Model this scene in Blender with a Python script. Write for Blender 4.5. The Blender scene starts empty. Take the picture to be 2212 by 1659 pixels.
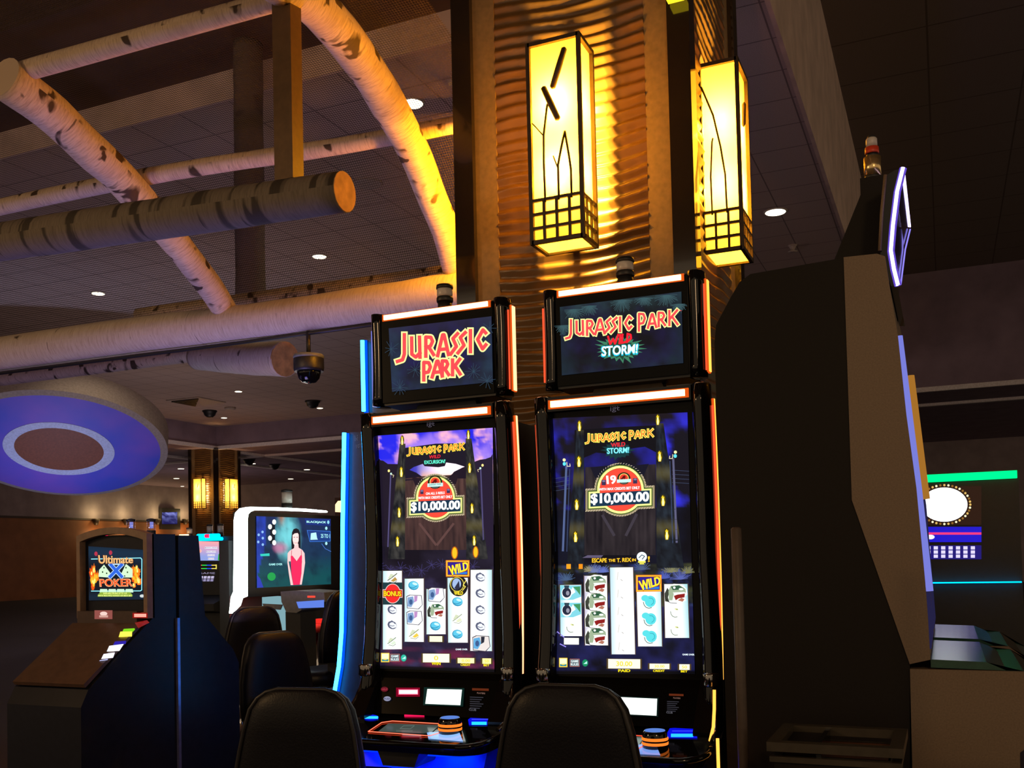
import bpy, bmesh, math, random
from mathutils import Vector, Matrix, noise
from mathutils.geometry import tessellate_polygon
random.seed(7)
R = math.radians
PI = math.pi
sc = bpy.context.scene
col = sc.collection

# ------------------------------------------------------------------ camera, world, exposure
FPX, CX, CY, EYE = 2130.0, 1106.0, 1128.0, 1.32        # focal length and principal point of the photo (2212 x 1659)
YAW, PITCH, ROLL = R(23.7), R(1.94), R(-1.35)
cam_data = bpy.data.cameras.new('camera')
cam_data.sensor_fit = 'HORIZONTAL'
cam_data.sensor_width = 36.0
cam_data.lens = FPX / 2212 * 36.0
cam_data.shift_y = (CY - 829.5) / 2212
cam_data.clip_start = 0.05
cam_data.clip_end = 300
cam = bpy.data.objects.new('camera', cam_data)
col.objects.link(cam)
CAMROT = Matrix.Rotation(YAW, 4, 'Z') @ Matrix.Rotation(PI / 2 + PITCH, 4, 'X') @ Matrix.Rotation(ROLL, 4, 'Z')
cam.matrix_world = Matrix.Translation((0, 0, EYE)) @ CAMROT
sc.camera = cam

sc.view_settings.view_transform = 'Standard'
sc.view_settings.look = 'None'
sc.view_settings.gamma = 1
sc.view_settings.use_curve_mapping = False
sc.view_settings.exposure = 0.25
sc.cycles.use_denoising = True
sc.cycles.max_bounces = 8
sc.cycles.transparent_max_bounces = 16
sc.cycles.sample_clamp_indirect = 4.0
sc.cycles.caustics_reflective = False
sc.cycles.caustics_refractive = False

world = bpy.data.worlds.new('world')
sc.world = world
world.use_nodes = True
wb = world.node_tree.nodes['Background']
wb.inputs['Color'].default_value = (1.0, 0.73, 0.46, 1)
wb.inputs['Strength'].default_value = 0.40


def lamp(name, kind, loc, power, color, radius=0.1, rot=(0, 0, 0), parent=None, **kw):
    d = bpy.data.lights.new(name, kind)
    d.energy = power
    d.color = color
    if kind in ('POINT', 'SPOT'):
        d.shadow_soft_size = radius
    for k, v in kw.items():
        setattr(d, k, v)
    o = bpy.data.objects.new(name, d)
    o.location = loc
    o.rotation_euler = rot
    col.objects.link(o)
    if parent:
        o.parent = parent
        o.location = Vector(loc) - ORG[parent.name]
    return o


ORG = {}
# unseen blue and violet lamps added low down to tint the logs from below
lamp('fill_blue', 'AREA', (-4.3, 4.45, 0.9), 15, (0.30, 0.24, 1.0), rot=(R(180), 0, 0), size=0.8)
lamp('fill_violet', 'AREA', (-8.5, 5.0, 0.8), 8, (0.5, 0.35, 1.0), rot=(R(180), 0, 0), size=3.0)
lamp('fill_lavender', 'AREA', (-4.45, 5.0, 0.9), 13, (0.62, 0.5, 1.0), rot=(R(180), 0, 0), size=0.8)


# unseen lamps added in the far hall to brighten the distant ceiling
for p_ in ((-15.5, 17.0, 2.0), (-19.0, 22.0, 2.0), (-27.0, 31.0, 2.0), (-9.0, 12.0, 2.0)):
    lamp('far_hall_fill', 'POINT', p_, 58, (1.0, 0.75, 0.70), 0.6)
# warm fill lamps added behind the camera
lamp('warm_fill_left', 'POINT', (-5.6, -0.2, 3.0), 150, (1.0, 0.60, 0.27), 0.25)
lamp('warm_fill_right', 'POINT', (1.6, -0.8, 3.2), 80, (1.0, 0.60, 0.30), 0.25)


# ------------------------------------------------------------------ pixel rays: where a line of sight meets a real surface
def ray(px, py):
    return CAMROT.to_3x3() @ Vector(((px - CX) / FPX, -(py - CY) / FPX, -1.0))


CAM = Vector((0, 0, EYE))


def onY(px, py, Y):
    d = ray(px, py)
    return CAM + d * (Y / d.y)


def onX(px, py, X):
    d = ray(px, py)
    return CAM + d * (X / d.x)


def onZ(px, py, Z):
    d = ray(px, py)
    return CAM + d * ((Z - EYE) / d.z)


# ------------------------------------------------------------------ materials
def hexc(h, g=1.0):
    if isinstance(h, str):
        v = [int(h[i:i + 2], 16) / 255 for i in (0, 2, 4)]
    else:
        v = [c / 255 for c in h]
    return tuple((c / 12.92 if c <= 0.04045 else ((c + 0.055) / 1.055) ** 2.4) * g for c in v)


class NT:
    def __init__(s, name):
        s.m = bpy.data.materials.new(name)
        s.m.use_nodes = True
        s.t = s.m.node_tree
        s.t.nodes.clear()
        s.out = s.t.nodes.new('ShaderNodeOutputMaterial')

    def n(s, typ, **kw):
        nd = s.t.nodes.new(typ)
        for k, v in kw.items():
            if k in ('operation', 'blend_type', 'data_type', 'attribute_name', 'layer_name', 'feature', 'wave_type', 'bands_direction', 'noise_dimensions', 'distance'):
                setattr(nd, k, v)
            else:
                nd.inputs[k.replace('_', ' ')].default_value = v
        return nd

    def l(s, a, b):
        s.t.links.new(a, b)

    def math(s, op, a, b=None, c=None):
        nd = s.t.nodes.new('ShaderNodeMath')
        nd.operation = op
        for i, v in enumerate((a, b, c)):
            if v is None:
                continue
            if isinstance(v, (int, float)):
                nd.inputs[i].default_value = v
            else:
                s.l(v, nd.inputs[i])
        return nd.outputs[0]

    def ramp(s, fac, stops):
        nd = s.t.nodes.new('ShaderNodeValToRGB')
        e = nd.color_ramp.elements
        while len(e) < len(stops):
            e.new(0.5)
        for i, (p, c) in enumerate(stops):
            e[i].position = p
            e[i].color = (*c, 1)
        s.l(fac, nd.inputs[0])
        return nd.outputs[0]

    def mix(s, fac, a, b, mode='MIX'):
        nd = s.t.nodes.new('ShaderNodeMix')
        nd.data_type = 'RGBA'
        nd.blend_type = mode
        for k, v in ((0, fac), (6, a), (7, b)):
            if isinstance(v, (int, float)):
                nd.inputs[k].default_value = v
            elif isinstance(v, tuple):
                nd.inputs[k].default_value = (*v, 1)
            else:
                s.l(v, nd.inputs[k])
        return nd.outputs[2]

    def done(s, sh):
        s.l(sh, s.out.inputs[0])
        return s.m


def plain(name, c, rough=0.5, metal=0.0, spec=0.5, coat=0.0, vary=0.15, scale=30.0, bump=0.0):
    t = NT(name)
    b = t.n('ShaderNodeBsdfPrincipled', Roughness=rough, Metallic=metal)
    b.inputs['Specular IOR Level'].default_value = spec
    b.inputs['Coat Weight'].default_value = coat
    tc = t.n('ShaderNodeTexCoord')
    nz = t.n('ShaderNodeTexNoise', Scale=scale, Detail=4.0)
    t.l(tc.outputs['Object'], nz.inputs['Vector'])
    dark = tuple(v * (1 - vary) for v in c)
    lite = tuple(min(1, v * (1 + vary)) for v in c)
    t.l(t.ramp(nz.outputs[0], [(0.3, dark), (0.7, lite)]), b.inputs['Base Color'])
    if bump:
        bp = t.n('ShaderNodeBump', Strength=bump, Distance=0.002)
        t.l(nz.outputs[0], bp.inputs['Height'])
        t.l(bp.outputs[0], b.inputs['Normal'])
    return t.done(b.outputs[0])


def emis(name, c, s, sample=True):
    t = NT(name)
    e = t.n('ShaderNodeEmission', Strength=s)
    e.inputs['Color'].default_value = (*c, 1)
    m = t.done(e.outputs[0])
    if not sample:
        m.cycles.emission_sampling = 'NONE'
    return m


def mat_display():
    t = NT('lit_display')
    at = t.n('ShaderNodeAttribute', attribute_name='Col')
    b = t.n('ShaderNodeBsdfPrincipled', Roughness=0.12)
    b.inputs['Base Color'].default_value = (0.004, 0.004, 0.005, 1)
    b.inputs['Specular IOR Level'].default_value = 0.10
    b.inputs['Emission Strength'].default_value = 1.0
    t.l(at.outputs['Color'], b.inputs['Emission Color'])
    m = t.done(b.outputs[0])
    m.cycles.emission_sampling = 'NONE'
    return m


def mat_print():                                     # printed decals that do not glow
    t = NT('printed_decal')
    at = t.n('ShaderNodeAttribute', attribute_name='Col')
    b = t.n('ShaderNodeBsdfPrincipled', Roughness=0.45)
    t.l(at.outputs['Color'], b.inputs['Base Color'])
    return t.done(b.outputs[0])


def mat_bark(name, base, dark, tint=(0.5, 0.4, 0.3), spots=0.62, kn_s=(7, 4.2)):
    t = NT(name)
    uv = t.n('ShaderNodeUVMap')
    sep = t.n('ShaderNodeSeparateXYZ')
    t.l(uv.outputs[0], sep.inputs[0])
    u, v = sep.outputs[0], sep.outputs[1]

    def vec(su, sv):
        c = t.n('ShaderNodeCombineXYZ')
        t.l(t.math('MULTIPLY', u, su), c.inputs[0])
        t.l(t.math('MULTIPLY', v, sv), c.inputs[1])
        return c.outputs[0]
    b = t.n('ShaderNodeBsdfPrincipled', Roughness=0.8)
    fine = t.n('ShaderNodeTexNoise', Scale=1.0, Detail=6.0, Roughness=0.7)
    t.l(vec(90, 9), fine.inputs['Vector'])
    c1 = t.ramp(fine.outputs[0], [(0.36, tint), (0.55, base)])
    patch = t.n('ShaderNodeTexNoise', Scale=1.0, Detail=3.0)
    t.l(vec(3.0, 3.0), patch.inputs['Vector'])
    c2 = t.mix(t.ramp(patch.outputs[0], [(0.45, (0, 0, 0)), (0.75, (0.45, 0.45, 0.45))]), c1, tint)
    kn = t.n('ShaderNodeTexNoise', Scale=1.0, Detail=2.5, Roughness=0.6, Distortion=0.6)
    t.l(vec(*kn_s), kn.inputs['Vector'])
    c3 = t.mix(t.ramp(kn.outputs[0], [(spots, (0, 0, 0)), (spots + 0.05, (1, 1, 1))]), c2, dark)
    sl = t.n('ShaderNodeTexNoise', Scale=1.0, Detail=2.0)
    t.l(vec(30, 2.0), sl.inputs['Vector'])
    c4 = t.mix(t.ramp(sl.outputs[0], [(0.70, (0, 0, 0)), (0.74, (0.8, 0.8, 0.8))]), c3, dark)
    t.l(c4, b.inputs['Base Color'])
    bp = t.n('ShaderNodeBump', Strength=0.5, Distance=0.006)
    t.l(fine.outputs[0], bp.inputs['Height'])
    t.l(bp.outputs[0], b.inputs['Normal'])
    return t.done(b.outputs[0])


def mat_tiles(name, c, line, size=0.61, rough=0.9, lw=0.025):
    t = NT(name)
    tc = t.n('ShaderNodeTexCoord')
    sep = t.n('ShaderNodeSeparateXYZ')
    t.l(tc.outputs['Object'], sep.inputs[0])
    ms = []
    for i in (0, 1):
        f = t.math('FRACT', t.math('DIVIDE', sep.outputs[i], size))
        ms.append(t.math('LESS_THAN', f, lw))
    g = t.math('MAXIMUM', ms[0], ms[1])
    nz = t.n('ShaderNodeTexNoise', Scale=120.0, Detail=3.0)
    t.l(tc.outputs['Object'], nz.inputs['Vector'])
    base = t.ramp(nz.outputs[0], [(0.35, tuple(v * 0.8 for v in c)), (0.6, c)])
    b = t.n('ShaderNodeBsdfPrincipled', Roughness=rough)
    t.l(t.mix(g, base, line), b.inputs['Base Color'])
    return t.done(b.outputs[0])


def mat_mesh():
    t = NT('canopy_mesh')
    uv = t.n('ShaderNodeUVMap')
    sep = t.n('ShaderNodeSeparateXYZ')
    t.l(uv.outputs[0], sep.inputs[0])
    ms = []
    for i in (0, 1):
        f = t.math('FRACT', t.math('DIVIDE', sep.outputs[i], 0.016))
        ms.append(t.math('LESS_THAN', f, 0.19))
    g = t.math('MAXIMUM', ms[0], ms[1])
    d = t.n('ShaderNodeBsdfDiffuse')
    d.inputs['Color'].default_value = (0.045, 0.032, 0.02, 1)
    tr = t.n('ShaderNodeBsdfTransparent')
    mx = t.n('ShaderNodeMixShader')
    t.l(g, mx.inputs[0])
    t.l(tr.outputs[0], mx.inputs[1])
    t.l(d.outputs[0], mx.inputs[2])
    return t.done(mx.outputs[0])


def mat_pane():
    t = NT('lantern_amber_glass')
    tl = t.n('ShaderNodeBsdfTranslucent')
    tl.inputs['Color'].default_value = (1.0, 0.88, 0.46, 1)
    tr = t.n('ShaderNodeBsdfTransparent')
    tr.inputs['Color'].default_value = (1.0, 0.78, 0.35, 1)
    mx = t.n('ShaderNodeMixShader', Fac=0.35)
    t.l(tl.outputs[0], mx.inputs[1])
    t.l(tr.outputs[0], mx.inputs[2])
    return t.done(mx.outputs[0])


def mat_clear(name, tint=(0.9, 0.9, 0.95), mixf=0.8):
    t = NT(name)
    g = t.n('ShaderNodeBsdfGlossy', Roughness=0.08)
    g.inputs['Color'].default_value = (0.8, 0.8, 0.85, 1)
    tr = t.n('ShaderNodeBsdfTransparent')
    tr.inputs['Color'].default_value = (*tint, 1)
    mx = t.n('ShaderNodeMixShader', Fac=mixf)
    t.l(g.outputs[0], mx.inputs[1])
    t.l(tr.outputs[0], mx.inputs[2])
    return t.done(mx.outputs[0])


def mat_disc():
    t = NT('painted_blue_disc')
    tc = t.n('ShaderNodeTexCoord')
    nz = t.n('ShaderNodeTexNoise', Scale=0.9, Detail=3.0)
    t.l(tc.outputs['Object'], nz.inputs['Vector'])
    b = t.n('ShaderNodeBsdfPrincipled', Roughness=0.6)
    t.l(t.ramp(nz.outputs[0], [(0.35, (0.06, 0.09, 0.62)), (0.65, (0.2, 0.1, 0.6))]), b.inputs['Base Color'])
    return t.done(b.outputs[0])


M = {}
M['black'] = plain('black_cabinet', (0.012, 0.012, 0.014), 0.45)
M['gloss'] = plain('gloss_black', (0.003, 0.003, 0.004), 0.07, spec=0.4)
M['mirror_trim'] = plain('polished_black_trim', (0.014, 0.010, 0.007), 0.10, spec=0.8, coat=0.6)
M['screen_black'] = plain('bezel_glass_black', (0.002, 0.002, 0.002), 0.22, spec=0.12)
M['dark_chrome'] = plain('dark_chrome', (0.25, 0.24, 0.23), 0.1, metal=1.0)
M['leather'] = plain('black_leather', (0.006, 0.006, 0.009), 0.42, spec=0.22, scale=160, bump=0.4)
M['piping'] = plain('grey_piping', (0.022, 0.021, 0.022), 0.4)
M['chrome'] = plain('chrome', (0.7, 0.7, 0.72), 0.12, metal=1.0)
M['beige'] = plain('beige_trim', (0.23, 0.155, 0.08), 0.6)
M['dune'] = plain('bronze_wave_panel', (0.14, 0.072, 0.024), 0.30, vary=0.1, scale=8)
M['dark_wood'] = plain('dark_wood', (0.05, 0.025, 0.012), 0.5)
M['post'] = plain('brown_post', (0.11, 0.06, 0.025), 0.5)
M['taupe'] = plain('taupe_laminate', (0.165, 0.115, 0.075), 0.55, scale=200)
M['side_dark'] = plain('dark_side_panel', (0.008, 0.006, 0.005), 0.6, spec=0.2, scale=200)
M['carpet'] = plain('dark_carpet', (0.03, 0.02, 0.03), 0.95, scale=60)
M['wall'] = plain('beige_wall', (0.36, 0.29, 0.30), 0.9, scale=2)
M['wainscot'] = plain('orange_wainscot', (0.30, 0.11, 0.035), 0.6, scale=2)
M['tile'] = mat_tiles('ceiling_tiles', (0.56, 0.43, 0.38), (0.22, 0.165, 0.15))
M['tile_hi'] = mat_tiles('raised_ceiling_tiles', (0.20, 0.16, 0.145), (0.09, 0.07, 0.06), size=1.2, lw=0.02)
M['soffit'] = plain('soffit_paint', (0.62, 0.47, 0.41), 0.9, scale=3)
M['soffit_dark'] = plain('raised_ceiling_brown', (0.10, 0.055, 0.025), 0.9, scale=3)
M['bulkhead'] = plain('mauve_bulkhead', (0.27, 0.20, 0.27), 0.9, scale=2)
M['trim_white'] = plain('pale_cornice', (0.9, 0.82, 0.85), 0.7)
M['birch'] = mat_bark('birch_bark_pale', (0.70, 0.55, 0.42), (0.06, 0.035, 0.02), tint=(0.46, 0.33, 0.24), spots=0.60)
M['birch_big'] = mat_bark('birch_bark_broad', (0.66, 0.56, 0.48), (0.08, 0.05, 0.035), tint=(0.50, 0.39, 0.31), spots=0.70)
M['bark_grey'] = mat_bark('grey_bark', (0.15, 0.12, 0.095), (0.03, 0.022, 0.015), tint=(0.10, 0.08, 0.06), spots=0.555, kn_s=(8.5, 0.9))
M['bark_dim'] = mat_bark('dim_bark', (0.15, 0.11, 0.08), (0.08, 0.055, 0.04), tint=(0.11, 0.08, 0.06), spots=0.60, kn_s=(3, 1.5))  # birch with darker colours, for the dimming by the mesh in front
M['endgrain'] = plain('sawn_end_grain', (0.62, 0.33, 0.12), 0.8, scale=14, vary=0.3)
M['mesh'] = mat_mesh()
M['pane'] = mat_pane()
M['iron'] = plain('bronze_iron', (0.05, 0.03, 0.015), 0.5)
M['display'] = mat_display()
M['print'] = mat_print()
M['led_orange'] = emis('led_orange', (1.0, 0.42, 0.16), 6.0)
M['led_amber'] = emis('led_amber', (1.0, 0.50, 0.17), 6.0)
M['led_side_amber'] = emis('led_side_amber', (1.0, 0.36, 0.05), 2.0)
M['led_side_peach'] = emis('led_side_peach', (1.0, 0.42, 0.20), 2.2)
M['led_halo'] = emis('led_orange_halo', (1.0, 0.12, 0.01), 0.7)  # orange glare around the light strips, built as dim glowing bars
M['red_line'] = emis('red_line', (1.0, 0.09, 0.03), 1.0)
M['led_blue'] = emis('led_blue', (0.02, 0.34, 1.0), 11.0)
M['led_blue_halo'] = emis('led_blue_halo', (0.0, 0.10, 1.0), 0.9)  # blue glare around the strips, built as a dim glowing tube
M['led_violet'] = emis('led_violet', (0.55, 0.45, 1.0), 4.0)
M['sheen_lavender'] = emis('lavender_edge_sheen', (0.22, 0.24, 0.8), 0.75)  # reflected violet light, put in as emission
M['led_violet_dim'] = emis('led_violet_dim', (0.3, 0.25, 1.0), 0.9)
M['led_white'] = emis('led_white', (0.85, 1.0, 0.93), 6.0)
M['led_deckblue'] = emis('led_deck_blue', (0.0, 0.03, 1.0), 1.2)
M['led_cyan'] = emis('led_cyan', (0.0, 0.5, 1.0), 2.0)
M['led_green'] = emis('led_green', (0.0, 0.85, 0.22), 1.3)
M['led_pink'] = emis('led_pink', (1.0, 0.02, 0.10), 1.2)
M['lens_white'] = emis('downlight_lens', (1.0, 0.88, 0.62), 4.0)
M['ring'] = plain('downlight_ring', (0.5, 0.45, 0.4), 0.5)
M['ringorange'] = emis('button_ring_orange', (1.0, 0.20, 0.02), 1.1)
M['white_plastic'] = plain('white_plastic', (0.5, 0.55, 0.56), 0.4)
M['grey_plastic'] = plain('grey_plastic', (0.16, 0.18, 0.19), 0.45)
M['lens_grey'] = plain('tower_lens_white', (0.5, 0.47, 0.44), 0.3)
M['lens_red'] = plain('tower_lens_red', (0.6, 0.05, 0.02), 0.3)
M['brass'] = plain('tower_brass', (0.75, 0.55, 0.25), 0.22, metal=0.9)
M['clear'] = mat_clear('clear_lens')
M['blue_plastic'] = plain('blue_belly_panel', (0.02, 0.05, 0.5), 0.4)
M['disc'] = mat_disc()
M['disc_white'] = plain('disc_white_ring', (0.5, 0.55, 0.75), 0.6)
M['disc_brown'] = plain('disc_brown_centre', (0.20, 0.06, 0.025), 0.6)
M['disc_rim'] = plain('disc_rim_taupe', (0.33, 0.27, 0.24), 0.8)
M['vent'] = plain('vent_metal', (0.4, 0.33, 0.3), 0.5)
M['tray'] = plain('brown_tray', (0.12, 0.05, 0.02), 0.5)


# ------------------------------------------------------------------ mesh builder
class MB:
    def __init__(s):
        s.b = bmesh.new()
        s.uv = None

    def box(s, x0, x1, y0, y1, z0, z1):
        v = [s.b.verts.new(p) for p in ((x0, y0, z0), (x1, y0, z0), (x1, y1, z0), (x0, y1, z0), (x0, y0, z1), (x1, y0, z1), (x1, y1, z1), (x0, y1, z1))]
        for f in ((0, 3, 2, 1), (4, 5, 6, 7), (0, 1, 5, 4), (1, 2, 6, 5), (2, 3, 7, 6), (3, 0, 4, 7)):
            s.b.faces.new([v[i] for i in f])
        return s

    def prism(s, pts, axis, a, b):
        """extrude a polygon; axis 'x': pts (y,z); 'y': pts (x,z); 'z': pts (x,y)"""
        def mk(p, t):
            return {'x': (t, p[0], p[1]), 'y': (p[0], t, p[1]), 'z': (p[0], p[1], t)}[axis]
        A = [s.b.verts.new(mk(p, a)) for p in pts]
        B = [s.b.verts.new(mk(p, b)) for p in pts]
        n = len(pts)
        s.b.faces.new(A)
        s.b.faces.new(B[::-1])
        for i in range(n):
            j = (i + 1) % n
            s.b.faces.new((A[j], A[i], B[i], B[j]))
        return s

    def ribbon(s, path, outline, cap=True):
        """sweep a closed outline of (side, up) offsets along frames (pos, side, up)"""
        rings = []
        for (p, sd, up) in path:
            rings.append([s.b.verts.new(p + sd * a + up * b) for a, b in outline])
        n = len(outline)
        for r0, r1 in zip(rings, rings[1:]):
            for i in range(n):
                j = (i + 1) % n
                s.b.faces.new((r0[i], r0[j], r1[j], r1[i]))
        if cap:
            s.b.faces.new(rings[0][::-1])
            s.b.faces.new(rings[-1])
        return s

    def tube(s, pts, rad, seg=12, cap=True, uv=False, wob=0.0):
        pts = [Vector(p) for p in pts]
        if not isinstance(rad, (list, tuple)):
            rad = [rad] * len(pts)
        if uv and s.uv is None:
            s.uv = s.b.loops.layers.uv.new('UVMap')
        rings, us = [], []
        L = 0.0
        ref = None
        for i, p in enumerate(pts):
            t = (pts[min(i + 1, len(pts) - 1)] - pts[max(i - 1, 0)]).normalized()
            if ref is None:
                ref = Vector((0, 0, 1)) if abs(t.z) < 0.9 else Vector((1, 0, 0))
            sd = t.cross(ref).normalized()
            up = sd.cross(t).normalized()
            ref = up
            if i:
                L += (p - pts[i - 1]).length
            us.append(L)
            ring = []
            for k in range(seg):
                a = 2 * PI * k / seg
                d = sd * math.cos(a) + up * math.sin(a)
                r = rad[i]
                if wob:
                    q = p + d * r
                    r *= 1 + wob * noise.noise(q * 5)
                ring.append(s.b.verts.new(p + d * r))
            rings.append(ring)
        for i in range(len(rings) - 1):
            for k in range(seg):
                j = (k + 1) % seg
                f = s.b.faces.new((rings[i][k], rings[i][j], rings[i + 1][j], rings[i + 1][k]))
                f.smooth = True
                if uv:
                    vs = 2 * PI * rad[i]
                    for lp, (uu, vv) in zip(f.loops, ((us[i], k / seg * vs), (us[i], (k + 1) / seg * vs), (us[i + 1], (k + 1) / seg * vs), (us[i + 1], k / seg * vs))):
                        lp[s.uv].uv = (uu, vv)
        if cap:
            s.b.faces.new(rings[0][::-1])
            s.b.faces.new(rings[-1])
        return s

    def lathe(s, prof, c=(0, 0, 0), seg=20):
        """prof: (r, z) from bottom to top"""
        c = Vector(c)
        rings = []
        for r, z in prof:
            r = max(r, 1e-4)
            rings.append([s.b.verts.new(c + Vector((r * math.cos(2 * PI * k / seg), r * math.sin(2 * PI * k / seg), z))) for k in range(seg)])
        for a, b in zip(rings, rings[1:]):
            for k in range(seg):
                j = (k + 1) % seg
                s.b.faces.new((a[k], a[j], b[j], b[k])).smooth = True
        s.b.faces.new(rings[0][::-1])
        s.b.faces.new(rings[-1])
        return s

    def grid(s, nu, nv, fn, smooth=True, uv=False):
        if uv and s.uv is None:
            s.uv = s.b.loops.layers.uv.new('UVMap')
        vv = [[s.b.verts.new(fn(i / nu, j / nv)) for j in range(nv + 1)] for i in range(nu + 1)]
        for i in range(nu):
            for j in range(nv):
                f = s.b.faces.new((vv[i][j], vv[i + 1][j], vv[i + 1][j + 1], vv[i][j + 1]))
                f.smooth = smooth
        return s

    def loft(s, rings, smooth=True, cap=True):
        R_ = [[s.b.verts.new(p) for p in r] for r in rings]
        n = len(R_[0])
        for a, b in zip(R_, R_[1:]):
            for k in range(n):
                j = (k + 1) % n
                s.b.faces.new((a[k], a[j], b[j], b[k])).smooth = smooth
        if cap:
            s.b.faces.new(R_[0][::-1])
            s.b.faces.new(R_[-1])
        return s

    def build(s, name, mat, parent=None, bevel=0.0, seg=2, label=None, sub=0):
        if bevel:
            es = [e for e in s.b.edges if len(e.link_faces) == 2 and e.calc_face_angle(0) > 0.5]
            bmesh.ops.bevel(s.b, geom=es, offset=bevel, segments=seg, affect='EDGES', profile=0.6, clamp_overlap=True)
        bmesh.ops.recalc_face_normals(s.b, faces=s.b.faces)
        me = bpy.data.meshes.new(name)
        org = ORG.get(parent.name, Vector()) if parent else Vector()
        if org.length:
            bmesh.ops.translate(s.b, verts=s.b.verts, vec=-org)
        s.b.to_mesh(me)
        s.b.free()
        me.materials.append(M[mat] if isinstance(mat, str) else mat)
        return place(name, me, parent, org, label)


def place(name, me, parent, org=Vector(), label=None):
    o = bpy.data.objects.new(name, me)
    col.objects.link(o)
    if parent:
        o.parent = parent
        ORG[o.name] = org.copy()
    if label:
        o['label'] = label
    return o


def thing(name, label, cat, loc=(0, 0, 0), group=None):
    o = bpy.data.objects.new(name, None)
    col.objects.link(o)
    o.empty_display_size = 0.1
    o.location = loc
    ORG[o.name] = Vector(loc)
    o['label'] = label
    o['category'] = cat
    if group:
        o['group'] = group
    return o


def tag(o, label, cat, group=None):
    o['label'] = label
    o['category'] = cat
    if group:
        o['group'] = group
    return o


def struct(o, label=None):
    o['kind'] = 'structure'
    if label:
        o['label'] = label
    return o


def copy_tree(o, parent=None):
    c = o.copy()
    col.objects.link(c)
    if parent:
        c.parent = parent
    for ch in [x for x in o.children if x.type == 'MESH']:
        copy_tree(ch, c)
    return c


# ------------------------------------------------------------------ flat artwork lying on a real surface
class PlaneS:
    curved = False

    def __init__(s, p, n):
        s.p, s.n = Vector(p), Vector(n).normalized()

    def hit(s, px, py, off):
        d = ray(px, py)
        t = ((s.p + s.n * off) - CAM).dot(s.n) / d.dot(s.n)
        return CAM + d * t


class ProfS:
    curved = True

    def __init__(s, fn):
        s.fn = fn

    def hit(s, px, py, off):
        Y = 3.5
        for _ in range(4):
            p = onY(px, py, Y)
            Y = s.fn(p.z) - off
        return onY(px, py, Y)


def clip(poly, y, keep_below):
    out = []
    for i in range(len(poly)):
        a, b = poly[i], poly[(i + 1) % len(poly)]
        ia, ib = (a[1] <= y) == keep_below or a[1] == y, (b[1] <= y) == keep_below or b[1] == y
        if ia:
            out.append(a)
        if ia != ib and a[1] != b[1]:
            t = (y - a[1]) / (b[1] - a[1])
            out.append((a[0] + (b[0] - a[0]) * t, y))
    return out


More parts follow.
